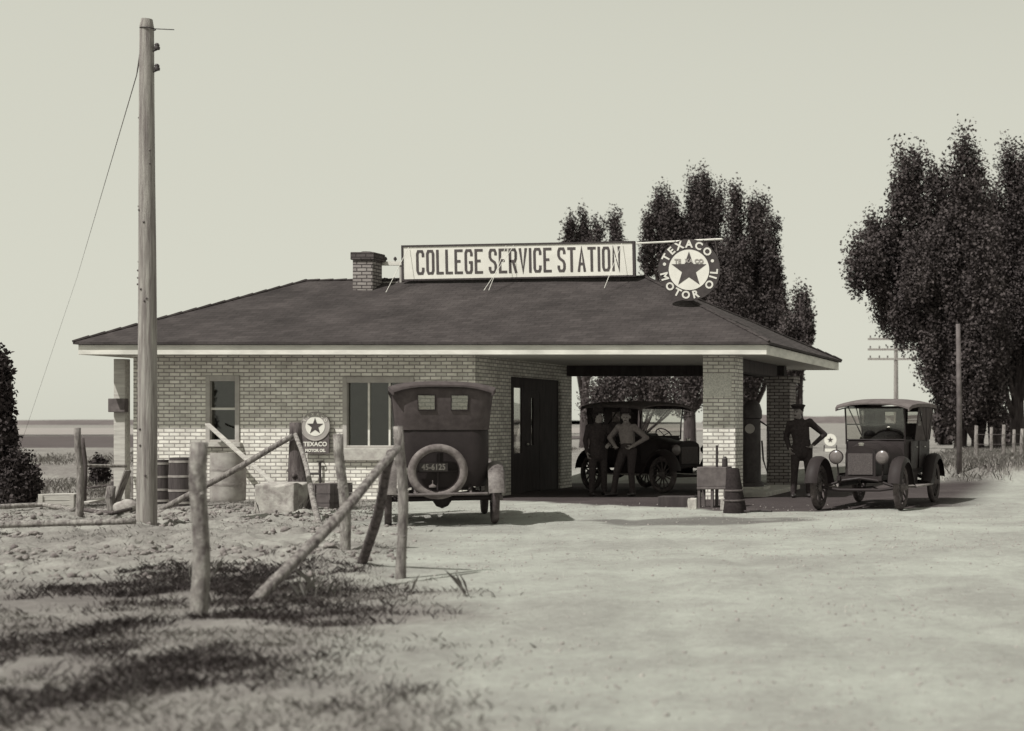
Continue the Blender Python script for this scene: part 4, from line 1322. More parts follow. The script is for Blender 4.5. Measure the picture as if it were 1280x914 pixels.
# ------------------------------------------------------------------ people
def person(label, loc, rz, J, hat="fedora", colors=("cloth_dark", "cloth_dark"), sleeves=True, voxel=0.010):
    """J: joints in metres, front is -Y; one voxel-fused continuous body"""
    R = thing("person", label, "person", loc, rz, "people standing at the station")
    bm = bmesh.new()
    segs = []
    def cap(a, c, r0, r1, mi, flat=(1, 1)):
        a = Vector(a); c = Vector(c)
        d = c - a; Ln = d.length
        n = max(2, int(Ln / 0.03))
        for k in range(n + 1):
            u = k / n
            p = a.lerp(c, u); r = r0 + (r1 - r0) * u
            bmesh.ops.create_icosphere(bm, subdivisions=2, radius=1.0, matrix=Matrix.Translation(p) @ Matrix.Diagonal((r * flat[0], r * flat[1], r, 1)))
        segs.append((a, c, r0, r1, mi, flat))
    SK, TOP, BOT, SHOE, DARK = 0, 1, 2, 3, 4
    g = lambda k: Vector(J[k])
    H = g("head"); nk = g("neck"); pel = g("pelvis"); chest = g("chest")
    # head: cranium, jaw, nose, ears
    fwd = Vector(J.get("look", (0, -1, 0))).normalized(); side = fwd.cross(Vector((0, 0, 1))).normalized()
    cap(H + Vector((0, 0, 0.035)), H + Vector((0, 0, 0.045)) - fwd * 0.015, 0.092, 0.09, SK, (0.86, 1.0))
    cap(H + fwd * 0.03 + Vector((0, 0, -0.02)), H + fwd * 0.045 + Vector((0, 0, -0.075)), 0.068, 0.045, SK)
    cap(H + fwd * 0.095 + Vector((0, 0, 0.01)), H + fwd * 0.11 + Vector((0, 0, -0.025)), 0.010, 0.015, SK)
    for s in (-1, 1): cap(H + side * s * 0.085 + Vector((0, 0, 0.01)), H + side * s * 0.087 + Vector((0, 0, -0.025)), 0.016, 0.012, SK)
    cap(nk + Vector((0, 0, -0.04)), H + Vector((0, 0, -0.05)), 0.058, 0.052, SK)
    # torso
    cap(chest + Vector((0, 0, 0.02)), nk + Vector((0, 0, -0.06)), 0.135, 0.085, TOP, (1.15, 0.82))
    cap(pel + Vector((0, 0, 0.08)), chest, 0.135, 0.155, TOP, (1.12, 0.80))
    cap(pel + Vector((0, 0, 0.06)), pel + Vector((0, 0, -0.03)), 0.140, 0.140, BOT, (1.12, 0.85))
    for s, k in ((1, "l"), (-1, "r")):
        sh, el, ha = g("sh_" + k), g("el_" + k), g("ha_" + k)
        cap(chest + Vector((s * 0.1, 0, 0.10)), sh, 0.085, 0.075, TOP)
        cap(sh, el, 0.068, 0.052, TOP)
        wr = el.lerp(ha, 0.93)
        cap(el, wr, 0.050, 0.040, TOP)
        # hand: palm, four fingers, thumb
        d = (ha - el).normalized()
        cu_ = Vector(J.get("curl_" + k, (-s * 0.5, -0.3, -0.6))).normalized()
        w = d.cross(cu_).normalized()
        cu_ = w.cross(d).normalized()
        palm = wr + d * 0.055
        for q in (-0.026, 0.0, 0.026): cap(wr + d * 0.01 + w * q * 0.6, palm + d * 0.04 + w * q, 0.018, 0.016, SK)
        for q, ln in ((-0.033, 0.062), (-0.011, 0.075), (0.011, 0.08), (0.033, 0.07)):
            b0 = palm + d * 0.045 + w * q
            b1 = b0 + (d * 0.75 + cu_ * 0.45).normalized() * ln * 0.5
            b2 = b1 + (d * 0.35 + cu_ * 0.9).normalized() * ln * 0.5
            cap(b0, b1, 0.0095, 0.009, SK); cap(b1, b2, 0.009, 0.008, SK)
        t0 = wr + d * 0.03 + w * 0.032
        t1 = t0 + (d * 0.6 + w * 0.6 + cu_ * 0.4).normalized() * 0.045
        cap(t0, t1, 0.013, 0.011, SK); cap(t1, t1 + (d * 0.8 + cu_ * 0.5).normalized() * 0.03, 0.011, 0.009, SK)
        hip, kn, an = g("hip_" + k), g("kn_" + k), g("an_" + k)
        cap(hip, kn, 0.100, 0.070, BOT); cap(kn, an + Vector((0, 0, 0.02)), 0.068, 0.058, BOT)
        toe = Vector(J.get("toe_" + k, (s * 0.05, -1, 0))).normalized()
        f0 = Vector((an.x, an.y, 0.045))
        cap(f0 - toe * 0.05, f0 + toe * 0.06, 0.044, 0.045, SHOE); cap(f0 + toe * 0.06, f0 + toe * 0.165 + Vector((0, 0, -0.008)), 0.042, 0.034, SHOE)
        cap(f0, an + Vector((0, 0, 0.03)), 0.045, 0.045, SHOE)
    if J.get("coat"):
        cap(pel + Vector((0, 0, 0.05)), pel + Vector((0, 0, -0.12)), 0.150, 0.162, TOP, (1.12, 0.85))
    me0 = bpy.data.meshes.new("fuse"); bm.to_mesh(me0); bm.free()
    o0 = bpy.data.objects.new("fuse", me0); COL.objects.link(o0)
    md = o0.modifiers.new("r", "REMESH"); md.mode = "VOXEL"; md.voxel_size = voxel
    ms = o0.modifiers.new("s", "SMOOTH"); ms.factor = 0.5; ms.iterations = 2
    dg = bpy.context.evaluated_depsgraph_get()
    me = bpy.data.meshes.new_from_object(o0.evaluated_get(dg)); me.name = "body"
    bpy.data.objects.remove(o0); bpy.data.meshes.remove(me0)
    me.materials.clear()
    for m_ in ("skin", colors[0], colors[1], "shoe", "cloth_dark"): me.materials.append(M[m_])
    C_ = np.empty(len(me.polygons) * 3); me.polygons.foreach_get("center", C_); C_ = C_.reshape(-1, 3)
    best = np.full(len(C_), 1e9); mi = np.zeros(len(C_), dtype=np.int32)
    for a, c, r0, r1, m_, fl in segs:
        a = np.array(a); c = np.array(c); d = c - a; L2 = max(1e-9, d @ d)
        u = np.clip(((C_ - a) @ d) / L2, 0, 1)
        q = C_ - (a + u[:, None] * d)
        q[:, 0] /= fl[0]; q[:, 1] /= fl[1]
        dist = np.linalg.norm(q, axis=1) - (r0 + (r1 - r0) * u)
        k = dist < best - 1e-4
        best[k] = dist[k]; mi[k] = m_
    for s in (-1, 1):     # eyes, brows and mouth read as darker skin
        e = np.array(H + fwd * 0.088 + side * s * 0.032 + Vector((0, 0, 0.012)))
        mi[np.linalg.norm(C_ - e, axis=1) < 0.014] = 4
    mth = np.array(H + fwd * 0.09 + Vector((0, 0, -0.055)))
    dm = C_ - mth
    mi[(np.abs(dm[:, 2]) < 0.006) & (np.linalg.norm(dm, axis=1) < 0.028)] = 4
    me.polygons.foreach_set("material_index", mi)
    for p in me.polygons: p.use_smooth = True
    o = bpy.data.objects.new("body", me); COL.objects.link(o); o.parent = R
    # hair
    b = B(); b.ball(H + Vector((0, 0, 0.045)) - fwd * 0.022, 0.096, 0.9, 1.0, 0.85, 16); b.build("hair", M["felt"], R, smooth="all")
    hz_ = H + Vector((0, 0, 0.075))
    b = B()
    if hat == "fedora":
        b.lathe([(0.165, 0.0), (0.168, 0.008), (0.108, 0.016), (0.104, 0.03), (0.098, 0.085), (0.078, 0.115), (0.03, 0.108), (0.0, 0.104)], hz_, 24)
    elif hat == "cap":
        b.lathe([(0.104, -0.01), (0.108, 0.02), (0.128, 0.045), (0.125, 0.062), (0.07, 0.08), (0.0, 0.084)], hz_, 24)
        c0 = hz_ + fwd * 0.10
        b.obox(c0 + Vector((0, 0, 0.0)), (0.15, 0.11, 0.012), Matrix.Rotation(math.atan2(fwd.x, -fwd.y), 3, "Z") @ rotx(0.15))
    b.build("hat", M["felt"], R, smooth=True)
    return R

base = dict(head=(0, -0.02, 1.59), neck=(0, 0, 1.49), chest=(0, 0, 1.26), pelvis=(0, 0, 0.95),
            hip_l=(0.10, 0, 0.90), hip_r=(-0.10, 0, 0.90), kn_l=(0.12, -0.02, 0.50), kn_r=(-0.11, -0.03, 0.50),
            an_l=(0.14, 0.02, 0.09), an_r=(-0.12, 0.0, 0.09), sh_l=(0.172, 0, 1.385), sh_r=(-0.172, 0, 1.385),
            el_l=(0.24, 0.03, 1.12), el_r=(-0.24, 0.03, 1.12), ha_l=(0.23, -0.08, 0.86), ha_r=(-0.23, -0.08, 0.86))
# right of the station, one hand on the hip
J1 = dict(base); J1.update(el_l=(0.40, 0.10, 1.16), ha_l=(0.20, -0.06, 0.97), coat=True, curl_l=(-0.6, -0.5, -0.3), an_l=(0.13, 0.02, .09), an_r=(-0.14, -0.06, .09), kn_r=(-0.12, -0.06, .50), look=(-0.5, -0.8, 0), chest=(-0.03, 0.01, 1.25), neck=(-0.045, -0.01, 1.475), head=(-0.06, -0.05, 1.57), el_r=(-0.27, 0.08, 1.11), ha_r=(-0.21, -0.05, 0.90), sh_r=(-0.20, 0.01, 1.35), sh_l=(0.14, 0.0, 1.39))
g = gnd(1001, 632)
mr_ = person("man in dark jacket and cap, hand on hip, beside the right-hand car", (at(1002, 0, 29.25).x, 29.25, 0), math.radians(10), J1, "cap")
mr_.scale = (1.12, 1.12, 1.07)
J2 = dict(base); J2.update(el_l=(0.42, 0.06, 1.17), ha_l=(0.19, -0.10, 1.00), el_r=(-0.42, 0.06, 1.17), ha_r=(-0.19, -0.10, 1.00), curl_l=(-.6, -.5, -.3), curl_r=(.6, -.5, -.3), look=(0.4, -0.9, -0.15), pelvis=(0.035, 0, 0.95), hip_l=(0.13, 0, 0.91), hip_r=(-0.07, 0, 0.89), an_r=(-0.21, -0.12, .09), kn_r=(-0.15, -0.11, .50), an_l=(0.12, 0.03, .09), chest=(0.0, 0.01, 1.26), head=(0.02, -0.05, 1.585), toe_r=(-0.5, -0.9, 0))
person("man in grey shirt and dark hat standing hands on hips before the shaded car", (at(783, 0, 29.75).x, 29.75, 0), math.radians(-15), J2, "fedora", ("cloth_grey", "cloth_mid"))
J3 = dict(base); J3.update(el_l=(0.30, -0.05, 1.14), ha_l=(0.16, -0.24, 1.05), look=(0.9, -0.5, 0), coat=True)
person("man in dark suit and hat, left of the man in grey shirt", (at(747, 0, 29.95).x, 29.95, 0), math.radians(35), J3, "fedora")

# ------------------------------------------------------------------ forecourt pieces
g = gnd(889, 635)
t = thing("water_trough", "grey box trough on low legs in front of the brick pier", "trough", (g.x, g.y, 0))
sc = g.y / F
x0, x1 = (871 - 889) * sc, (908 - 889) * sc
zt, zb = at(0, 584, g.y).z, at(0, 612, g.y).z
b = B()
b.box(x0, x1, 0.0, 0.42, zb, zb + 0.05)
b.box(x0, x1, 0.0, 0.04, zb + 0.05, zt); b.box(x0, x1, 0.38, 0.42, zb + 0.05, zt); b.box(x0, x0 + 0.04, 0.04, 0.38, zb + 0.05, zt); b.box(x1 - 0.04, x1, 0.04, 0.38, zb + 0.05, zt)
b.build("tank", M["iron_grey"], t, bevel=0.01)
for xx in (x0 + 0.03, (x0 + x1) / 2, x1 - 0.03):
    b = B(); b.box(xx - 0.022, xx + 0.022, 0.02, 0.08, -0.05, zb); b.build("leg", M["iron_grey"], t)
    b = B(); b.box(xx - 0.022, xx + 0.022, 0.34, 0.40, -0.05, zb); b.build("leg", M["iron_grey"], t)
b = B(); b.tube([(0.05, 0.2, zt - 0.1), (0.05, 0.2, at(0, 557, g.y).z)], 0.022, 8); b.lathe([(0.03, 0), (0.05, 0.02), (0.05, 0.16), (0.02, 0.2)], (0.19, 0.2, zt - 0.02), 12); b.build("pump_rod", M["iron"], t)
for k, xx in enumerate((866, 906)):
    o = rock("stone", ["pale stone at the left foot of the grey trough", "pale stone between the grey trough and the dark canister"][k], "stone", xx - 5, xx + 5, 637, 621, M["concrete"], 7 + k, None, True)
g = gnd(916, 641)
t = thing("canister", "dark flared canister with worn bands beside the grey trough", "canister", (g.x, g.y, 0))
sc = g.y / F
b = B()
hh = at(0, 585, g.y).z
secs = []
for u, r in ((-0.04, 14), (0.0, 14.5), (0.2, 13), (0.45, 10.8), (0.75, 9), (0.97, 7.6), (1.0, 6.5)):
    secs.append([((r * sc * (1 + 0.05 * math.sin(5 * 2 * PI * k / 28 + u * 2))) * math.cos(2 * PI * k / 28) + (1 - u) * 0.03, r * sc * math.sin(2 * PI * k / 28), u * hh) for k in range(28)])
b.loft(secs); b.build("shell", M["felt"], t, smooth=True)
for u, r in ((0.28, 12.6), (0.5, 10.7)):
    b = B(); b.lathe([(r * sc, -0.014), (r * sc + 0.012, -0.01), (r * sc + 0.012, 0.01), (r * sc, 0.014)], ((1 - u) * 0.03, 0, u * hh), 24, caps=False); b.build("band", M["iron_grey"], t)
b = B(); b.tube([(0.1, 0.0, 0.02), (0.3, -0.1, 0.03), (0.45, 0.05, 0.03), (0.65, -0.05, 0.025)], 0.02, 8); b.build("hose", M["iron"], t)

g = gnd(844, 634)
o = B(); 
w_ = 23 * g.y / F
o.box(-w_, w_, 0, 0.32, -0.05, 0.185)
o = o.build("timber_step", M["dark_wood"], None, bevel=0.012); o.location = (g.x, g.y + 0.05, 0)
tag(o, "low dark timber step on the drive left of the brick pier", "step")

# pump between the piers
t = thing("gas_pump", "dark round-topped petrol pump standing in the shade behind the brick pier", "fuel pump", (-6.79, 31.0, 0))
b = B(); b.box(-0.32, 0.32, -0.32, 0.32, -0.05, 0.14); b.build("plinth", M["concrete"], t, bevel=0.01)
b = B(); b.lathe([(0.25, 0.14), (0.25, 0.22), (0.19, 0.26), (0.18, 1.55), (0.21, 1.57), (0.21, 1.72), (0.17, 1.86), (0.09, 1.94), (0.0, 1.96)], (0, 0, 0), 24); b.build("cabinet", M["iron"], t, smooth=True)
b = B(); b.lathe([(0.10, 0.0), (0.10, 0.02), (0.0, 0.02)], (0, -0.18, 1.35), 20, rotx(PI / 2)); b.build("dial", M["sign_grey"], t)
b = B(); b.tube([(0.18, 0, 1.5), (0.34, -0.02, 1.40), (0.38, -0.02, 0.8), (0.32, -0.02, 0.45), (0.24, 0, 0.7), (0.21, 0, 1.1)], 0.02, 8); b.build("hose", M["iron"], t, smooth="all")
b = B(); b.box(-7.45, -6.15, 29.35, 33.0, -0.05, 0.09); i_ = b.build("pump_island", M["concrete"], None, off=Vector((-6.8, 31, 0)), bevel=0.02); tag(i_, "low concrete island under the canopy between the two piers", "island")

# kerb sign far behind on the right
ps = at(1038, 550, 58)
t = thing("kerb_sign", "small white disc sign with a star on a stand behind the car at right", "sign", (ps.x, 58, 0))
b = B(); b.lathe([(0.24, -0.02), (0.24, 0.02)], (0, 0, ps.z), 32, rotx(PI / 2)); b.build("disc", M["sign_white"], t)
pts = [((0.12 if k % 2 == 0 else 0.05) * math.cos(PI / 2 + k * PI / 5), ps.z + (0.12 if k % 2 == 0 else 0.05) * math.sin(PI / 2 + k * PI / 5)) for k in range(10)]
b = B(); b.prism(pts, -0.03, -0.021); b.build("star", M["star"], t)
b = B(); b.box(-0.22, 0.22, -0.02, 0.02, ps.z - 0.60, ps.z - 0.34); b.build("panel", M["sign_white"], t)
b = B(); b.box(-0.26, -0.22, -0.02, 0.02, -0.1, ps.z - 0.2); b.build("upright", M["iron"], t)
b = B(); b.box(0.22, 0.26, -0.02, 0.02, -0.1, ps.z - 0.2); b.build("upright", M["iron"], t)

# ------------------------------------------------------------------ poles and fence on the right
g = gnd(1199, 603)
zt = at(0, 405, g.y).z
b = B(); b.tube([(0, 0, -0.3), (0.0, 0, zt * 0.5), (-0.03, 0, zt)], [0.075, 0.068, 0.055], 10, wob=0.03); o = b.build("pole", M["iron_grey"], None, smooth="all"); o.location = g
tag(o, "plain thin wooden pole standing in front of the big right-hand tree", "pole")
Yp = 90
pp = at(1120, 0, Yp)
t = thing("telegraph_pole", "far telegraph pole with three crossarms behind the right-hand car", "telegraph pole", (pp.x, Yp, 0))
zt = at(0, 419, Yp).z
b = B(); b.tube([(0, 0, -0.3), (0, 0, zt)], [0.16, 0.11], 8); b.build("pole", M["pole"], t)
for yy in (424, 437, 449):
    z = at(0, yy, Yp).z
    b = B(); b.box(-1.7, 1.7, -0.14, -0.04, z - 0.06, z + 0.06); a_ = b.build("crossarm", M["pole"], t)
    for k in (-1.55, -1.0, -0.5, 0.5, 1.0, 1.55):
        b = B(); b.lathe([(0.02, 0), (0.05, 0.08), (0.03, 0.16)], (k, -0.09, z + 0.06), 6); b.build("insulator", M["iron_grey"], a_)
pfx = [(1221, 588, 532, "left end of the row"), (1240, 580, 534, "second from the left"), (1255, 588, 531, "third from the left, tallest"), (1268, 583, 537, "fourth from the left"), (1277, 586, 536, "rightmost in view")]
for x, yb, yt, lb in pfx:
    g = gnd(x, yb)
    o = log("fence_post", "pale upright fence post on the right verge, " + lb, "fence post", [g + Vector((0, 0, -0.2)), at(x + random.uniform(-1, 1), yt, g.y)], 0.07, 0.055, M["bark"], "pale fence posts on the right verge", 8, 0.04, 0.01, 3)
# wires strung on that fence
b = B()
P0 = gnd(1221, 588)
for z in (0.45, 0.8, 1.1):
    pts = [gnd(x, yb) - P0 + Vector((0, -0.075, z)) for x, yb, yt, lb in (pfx[0], pfx[2], pfx[4])]
    b.tube(pts, 0.008, 5)
o = b.build("fence_wire", M["iron_grey"], None); o.location = P0; tag(o, "thin wires strung along the pale posts of the right verge", "fence wire")

# ------------------------------------------------------------------ trees
def leaf_cloud(name, P, smin, smax, mat, parent, flat=False):
    n = len(P)
    a = rng.normal(size=(n, 3)); a /= np.linalg.norm(a, axis=1)[:, None]
    r = rng.normal(size=(n, 3)); u = np.cross(a, r); u /= np.linalg.norm(u, axis=1)[:, None]
    w = np.cross(a, u)
    s = rng.uniform(smin, smax, n)[:, None]
    v = np.stack([P - u * s * 0.5, P + w * s * 0.32, P + u * s * 0.5, P - w * s * 0.32], 1).reshape(-1, 3)
    f = np.arange(n * 4, dtype=np.int32)
    return mesh_np(name, v, f, 4, mat, parent)

def plume_points(c, z0, z1, R, n_clumps, per, sig):
    """spindle-shaped spray of clumps, pointed at the top, ragged at the side"""
    out = []
    for _ in range(n_clumps):
        u = rng.beta(1.25, 1.25)
        prof = min(1.0, u / 0.22) ** 0.5 * (1 - u) ** 0.62 * 1.16
        rad = R * prof * (0.25 + 0.75 * rng.random() ** 0.5)
        a = rng.uniform(0, 2 * PI)
        cc = np.array([c[0] + rad * math.cos(a), c[1] + rad * math.sin(a), z0 + (z1 - z0) * u])
        k = int(per * rng.uniform(0.5, 1.4))
        q = rng.normal(size=(k, 3)); q *= (rng.random(k)[:, None] ** 0.4) / np.linalg.norm(q, axis=1)[:, None]; q *= np.array([sig * 0.95, sig * 0.95, sig * 2.2]) * 1.5
        # branchlets sweep upward and outward
        t_ = rng.random(k)[:, None]
        q = q * (0.5 + 0.6 * t_) + t_ * np.array([math.cos(a) * sig * 1.2, math.sin(a) * sig * 1.2, sig * 2.4])
        out.append(cc + q)
    return np.concatenate(out)

def tree(name, label, cat, Y, xbase, plumes, dens, leaf=(0.05, 0.18), mat="leaf", group="trees behind the station", trunk_r=0.28, sig=0.26, stems=1):
    """plumes: (x, ytop, ybottom, half width) measured in the photograph"""
    X0 = (xbase - PX) * Y / F
    k = Y / F
    t = thing(name, label, cat, (X0, Y, 0), 0, group)
    pts = []
    b = B()
    for i, (x, yt, yb, hw) in enumerate(plumes):
        cx = (x - xbase) * k; z1 = EYE + (HZ - yt) * k; z0 = EYE + (HZ - yb) * k
        cy = rng.uniform(-1, 1) * hw * k * 1.2
        R = hw * k
        vol = R * R * (z1 - z0)
        nc = int(dens * vol ** 0.8) + 14
        sg = min(sig, 0.42 * R)
        pts.append(plume_points((cx, cy), z0, z1 - sg * 4.4, max(0.1, R * 1.04 - sg), nc, 150, sg))
        # limb
        zs = max(0.6, min(z0 * 0.5, 2.5))
        p0 = Vector((random.uniform(-0.1, 0.1), random.uniform(-0.1, 0.1), zs))
        p1 = Vector((cx * 0.55, cy * 0.5, zs + (z0 - zs) * 0.6 + 0.4)); p2 = Vector((cx, cy, z0 + (z1 - z0) * 0.45)); p3 = Vector((cx, cy, z0 + (z1 - z0) * 0.85))
        b.tube([p0, p1, p2, p3], [trunk_r * 0.5, trunk_r * 0.36, trunk_r * 0.2, 0.02], 7)
    for s in range(stems):
        ox = (s - (stems - 1) / 2) * trunk_r * 1.7
        b.tube([(ox * 1.1, 0, -0.3), (ox, 0.02, 0.5), (ox * 0.8, 0, 2.2), (ox * 0.5, 0.1, 4.5), (0, 0, 7.0)], [trunk_r * 1.3 / stems ** 0.4, trunk_r / stems ** 0.4, trunk_r * 0.85 / stems ** 0.4, trunk_r * 0.6, trunk_r * 0.25], 9, wob=0.04)
    b.build("trunk", M["trunk"], t, smooth="all")
    P = np.concatenate(pts)
    leaf_cloud("crown", P, leaf[0], leaf[1], M[mat], t)
    return t

tree("poplar_tree", "slender poplar group above the middle of the signboard's right half, leftmost behind the roof", "tree", 78, 731,
     [(714, 257, 430, 11), (732, 245, 430, 13), (746, 264, 440, 11), (725, 275, 400, 14), (740, 280, 420, 13)], 26)
tree("poplar_tree", "single slim poplar just right of the leftmost poplar, behind the signboard's right end", "tree", 80, 769,
     [(768, 252, 440, 13), (777, 280, 440, 11), (760, 292, 440, 10)], 26)
tree("poplar_tree", "tall broad poplar behind the round hanging sign", "tree", 74, 862,
     [(824, 222, 330, 15), (838, 235, 360, 18), (866, 200, 420, 17), (882, 202, 430, 16), (899, 216, 440, 15), (852, 260, 460, 22), (815, 262, 345, 11), (888, 300, 470, 22), (858, 340, 480, 26), (884, 262, 440, 20), (905, 300, 480, 22), (845, 255, 340, 18), (868, 290, 400, 26)], 24, trunk_r=0.34)
tree("poplar_tree", "tall dark poplar right of the round hanging sign", "tree", 72, 935,
     [(919, 217, 400, 13), (937, 227, 430, 14), (951, 233, 440, 14), (970, 253, 430, 11), (928, 290, 480, 24), (960, 300, 470, 20), (940, 350, 490, 28), (905, 300, 480, 22), (915, 280, 470, 22), (950, 280, 460, 22), (968, 330, 480, 18), (925, 380, 510, 30)], 24, trunk_r=0.32)
tree("small_tree", "small loose-leaved tree low above the right end of the roof", "tree", 66, 1000,
     [(1000, 348, 440, 14), (988, 372, 470, 14), (1010, 380, 440, 8), (985, 390, 500, 18)], 20, mat="leaf_pale", trunk_r=0.15)
tree("big_tree", "great dark spreading tree with upright boughs at the right edge", "tree", 60, 1222,
     [(1130, 168, 330, 19), (1148, 165, 340, 20), (1171, 178, 350, 20), (1203, 148, 350, 22), (1218, 165, 360, 20), (1094, 250, 360, 20), (1085, 285, 370, 24), (1118, 250, 420, 30), (1156, 250, 440, 34), (1200, 250, 460, 36),
      (1230, 260, 470, 34), (1180, 340, 500, 34), (1215, 340, 530, 34), (1175, 380, 510, 20), (1140, 330, 440, 26), (1235, 380, 540, 26), (1200, 420, 540, 22), (1190, 225, 330, 25), (1165, 270, 400, 34), (1205, 200, 360, 26)], 15, leaf=(0.06, 0.19), group="trees at the right", trunk_r=0.42, sig=0.30, stems=3)
tree("big_tree", "dark upright tree cut by the right edge of the picture, behind the great tree", "tree", 66, 1272,
     [(1243, 200, 430, 24), (1240, 260, 480, 28), (1261, 162, 380, 19), (1277, 178, 400, 20), (1292, 170, 420, 22), (1256, 260, 470, 26), (1280, 270, 445, 26), (1300, 250, 440, 30), (1250, 350, 500, 14)], 16, leaf=(0.08, 0.17), group="trees at the right", trunk_r=0.34, sig=0.30)

# shrubs seen through the bay and beyond the car
def shrub(label, x, yb, Y, hpx, hw, mat, dens, name="shrub", leaf=(0.10, 0.2), cat="shrub", group=None):
    X0 = (x - PX) * Y / F; k = Y / F
    t = thing(name, label, cat, (X0, Y, 0), 0, group)
    H_ = hpx * k; R = hw * k
    pts = plume_points((0, 0), 0.05, H_, R, int(dens), 90, min(0.3, 0.16 * R + 0.05))
    pts = pts[pts[:, 2] > 0.0]
    b = B()
    for i in range(5):
        a = random.uniform(0, 2 * PI)
        b.tube([(0, 0, -0.1), (math.cos(a) * R * 0.3, math.sin(a) * R * 0.3, H_ * 0.45), (math.cos(a) * R * 0.5, math.sin(a) * R * 0.5, H_ * 0.75)], [0.05, 0.035, 0.01], 6)
    b.build("stems", M["trunk"], t)
    leaf_cloud("foliage", pts, leaf[0], leaf[1], M[mat], t)
    return t
tree("roadside_tree", "loose bushy tree seen through the drive-through bay, left of the pale trunks", "tree", 62, 800,
     [(760, 440, 512, 34), (795, 430, 505, 34), (832, 436, 512, 30), (745, 470, 520, 18), (870, 440, 520, 24), (812, 470, 515, 30)], 8, mat="leaf_pale", trunk_r=0.13, leaf=(0.07, 0.15))
shrub("pale rounded shrub far beyond the right-hand car", 1186, 545, 95, 36, 20, "leaf_pale", 60, leaf=(0.2, 0.4), group="far shrubs")
shrub("small grey shrub farther right than the rounded one, by the fence", 1262, 548, 90, 30, 14, "leaf_pale", 50, leaf=(0.2, 0.4), group="far shrubs")
shrub("dark feathery evergreen at the left edge of the picture", -5, 636, 25.5, 186, 15, "leaf_dark", 200, "evergreen_shrub", (0.05, 0.11), "evergreen")
shrub("low dark shrub at the foot of the left-edge evergreen", 26, 640, 25.3, 52, 16, "leaf_dark", 90, leaf=(0.04, 0.09))
shrub("dark ragged weed bush among the timbers left of the pole", 125, 604, 33.5, 24, 6, "leaf_dark", 30, leaf=(0.05, 0.1))

# ------------------------------------------------------------------ ground cover (uncountable)
def blades(name, P, h0, h1, per, spread, mat, lean=0.9, wid=1.0):
    n = len(P) * per
    base_ = np.repeat(P, per, 0) + np.concatenate([rng.normal(size=(n, 2)) * spread, np.zeros((n, 1))], 1)
    base_[:, 2] = ground_z(base_[:, 0], base_[:, 1]) - 0.01
    h = rng.uniform(h0, h1, n)[:, None]
    a = rng.uniform(0, 2 * PI, n)
    d = np.stack([np.cos(a), np.sin(a), np.zeros(n)], 1)
    w = np.stack([-np.sin(a), np.cos(a), np.zeros(n)], 1) * (rng.uniform(0.0016, 0.0045, n) * wid)[:, None]
    ln = rng.uniform(0.1, 1, n)[:, None] * lean * h
    mid = base_ + d * ln * 0.35 + np.array([0, 0, 1]) * h * 0.6
    tip = base_ + d * ln + np.array([0, 0, 1]) * h
    v = np.stack([base_ - w, base_ + w, mid + w * 0.8, tip, mid - w * 0.8], 1).reshape(-1, 3)
    f = np.arange(n * 5, dtype=np.int32)
    o = mesh_np(name, v, f, 5, mat)
    o["kind"] = "stuff"
    return o
def scatter(n, x0, x1, y0, y1, wfn):
    X = rng.uniform(x0, x1, n); Y = rng.uniform(y0, y1, n)
    keep = rng.random(n) < wfn(X, Y)
    return np.stack([X[keep], Y[keep], np.zeros(keep.sum())], 1)
P = scatter(60000, -13, 0, 6.5, 16, lambda X, Y: ground_masks(X, Y)[4] * 0.55)
o = blades("weeds", P, 0.012, 0.07, 16, 0.06, M["weed"], 1.2, 0.5)
hs = scatter(1300, -13, -1, 12.5, 24, lambda X, Y: np.clip(ground_masks(X, Y)[4] * 0.35 + ground_masks(X, Y)[2] * 0.05, 0, 1)); tag(o, "dark low weeds along the broken fence in the foreground", "weeds", None, "stuff")
P = scatter(90000, -20, -1, 6.5, 31, lambda X, Y: ground_masks(X, Y)[2] * 0.5 * sstep(0.35, 0.65, fbm(X * 1.1, Y * 1.1, 4, 40)))
o = blades("dry_grass", P, 0.01, 0.055, 12, 0.07, M["drygrass"], 1.3, 0.45); tag(o, "short dry grass on the rough ground at left", "grass", None, "stuff")
o = blades("dry_stalks", hs, 0.08, 0.26, 5, 0.04, M["drygrass"], 0.9, 0.4); tag(o, "thin dry stalks standing among the weeds at left", "dry stalks", None, "stuff")
P = scatter(9000, -4.5, 14, 35, 64, lambda X, Y: ground_masks(X, Y)[5] * 0.7)
o = blades("verge_grass", P, 0.03, 0.20, 30, 0.2, M["drygrass"], 0.8, 2.0); tag(o, "tall dry grass on the bank under the right-hand tree", "grass", None, "stuff")
P = scatter(6000, -34, -18.3, 27, 60, lambda X, Y: 0.5 * (fbm(X * 0.6, Y * 0.6, 3, 41) > 0.48))
o = blades("field_grass", P, 0.03, 0.18, 26, 0.14, M["drygrass"], 0.9, 1.6); tag(o, "rough grass of the field left of the station", "grass", None, "stuff")

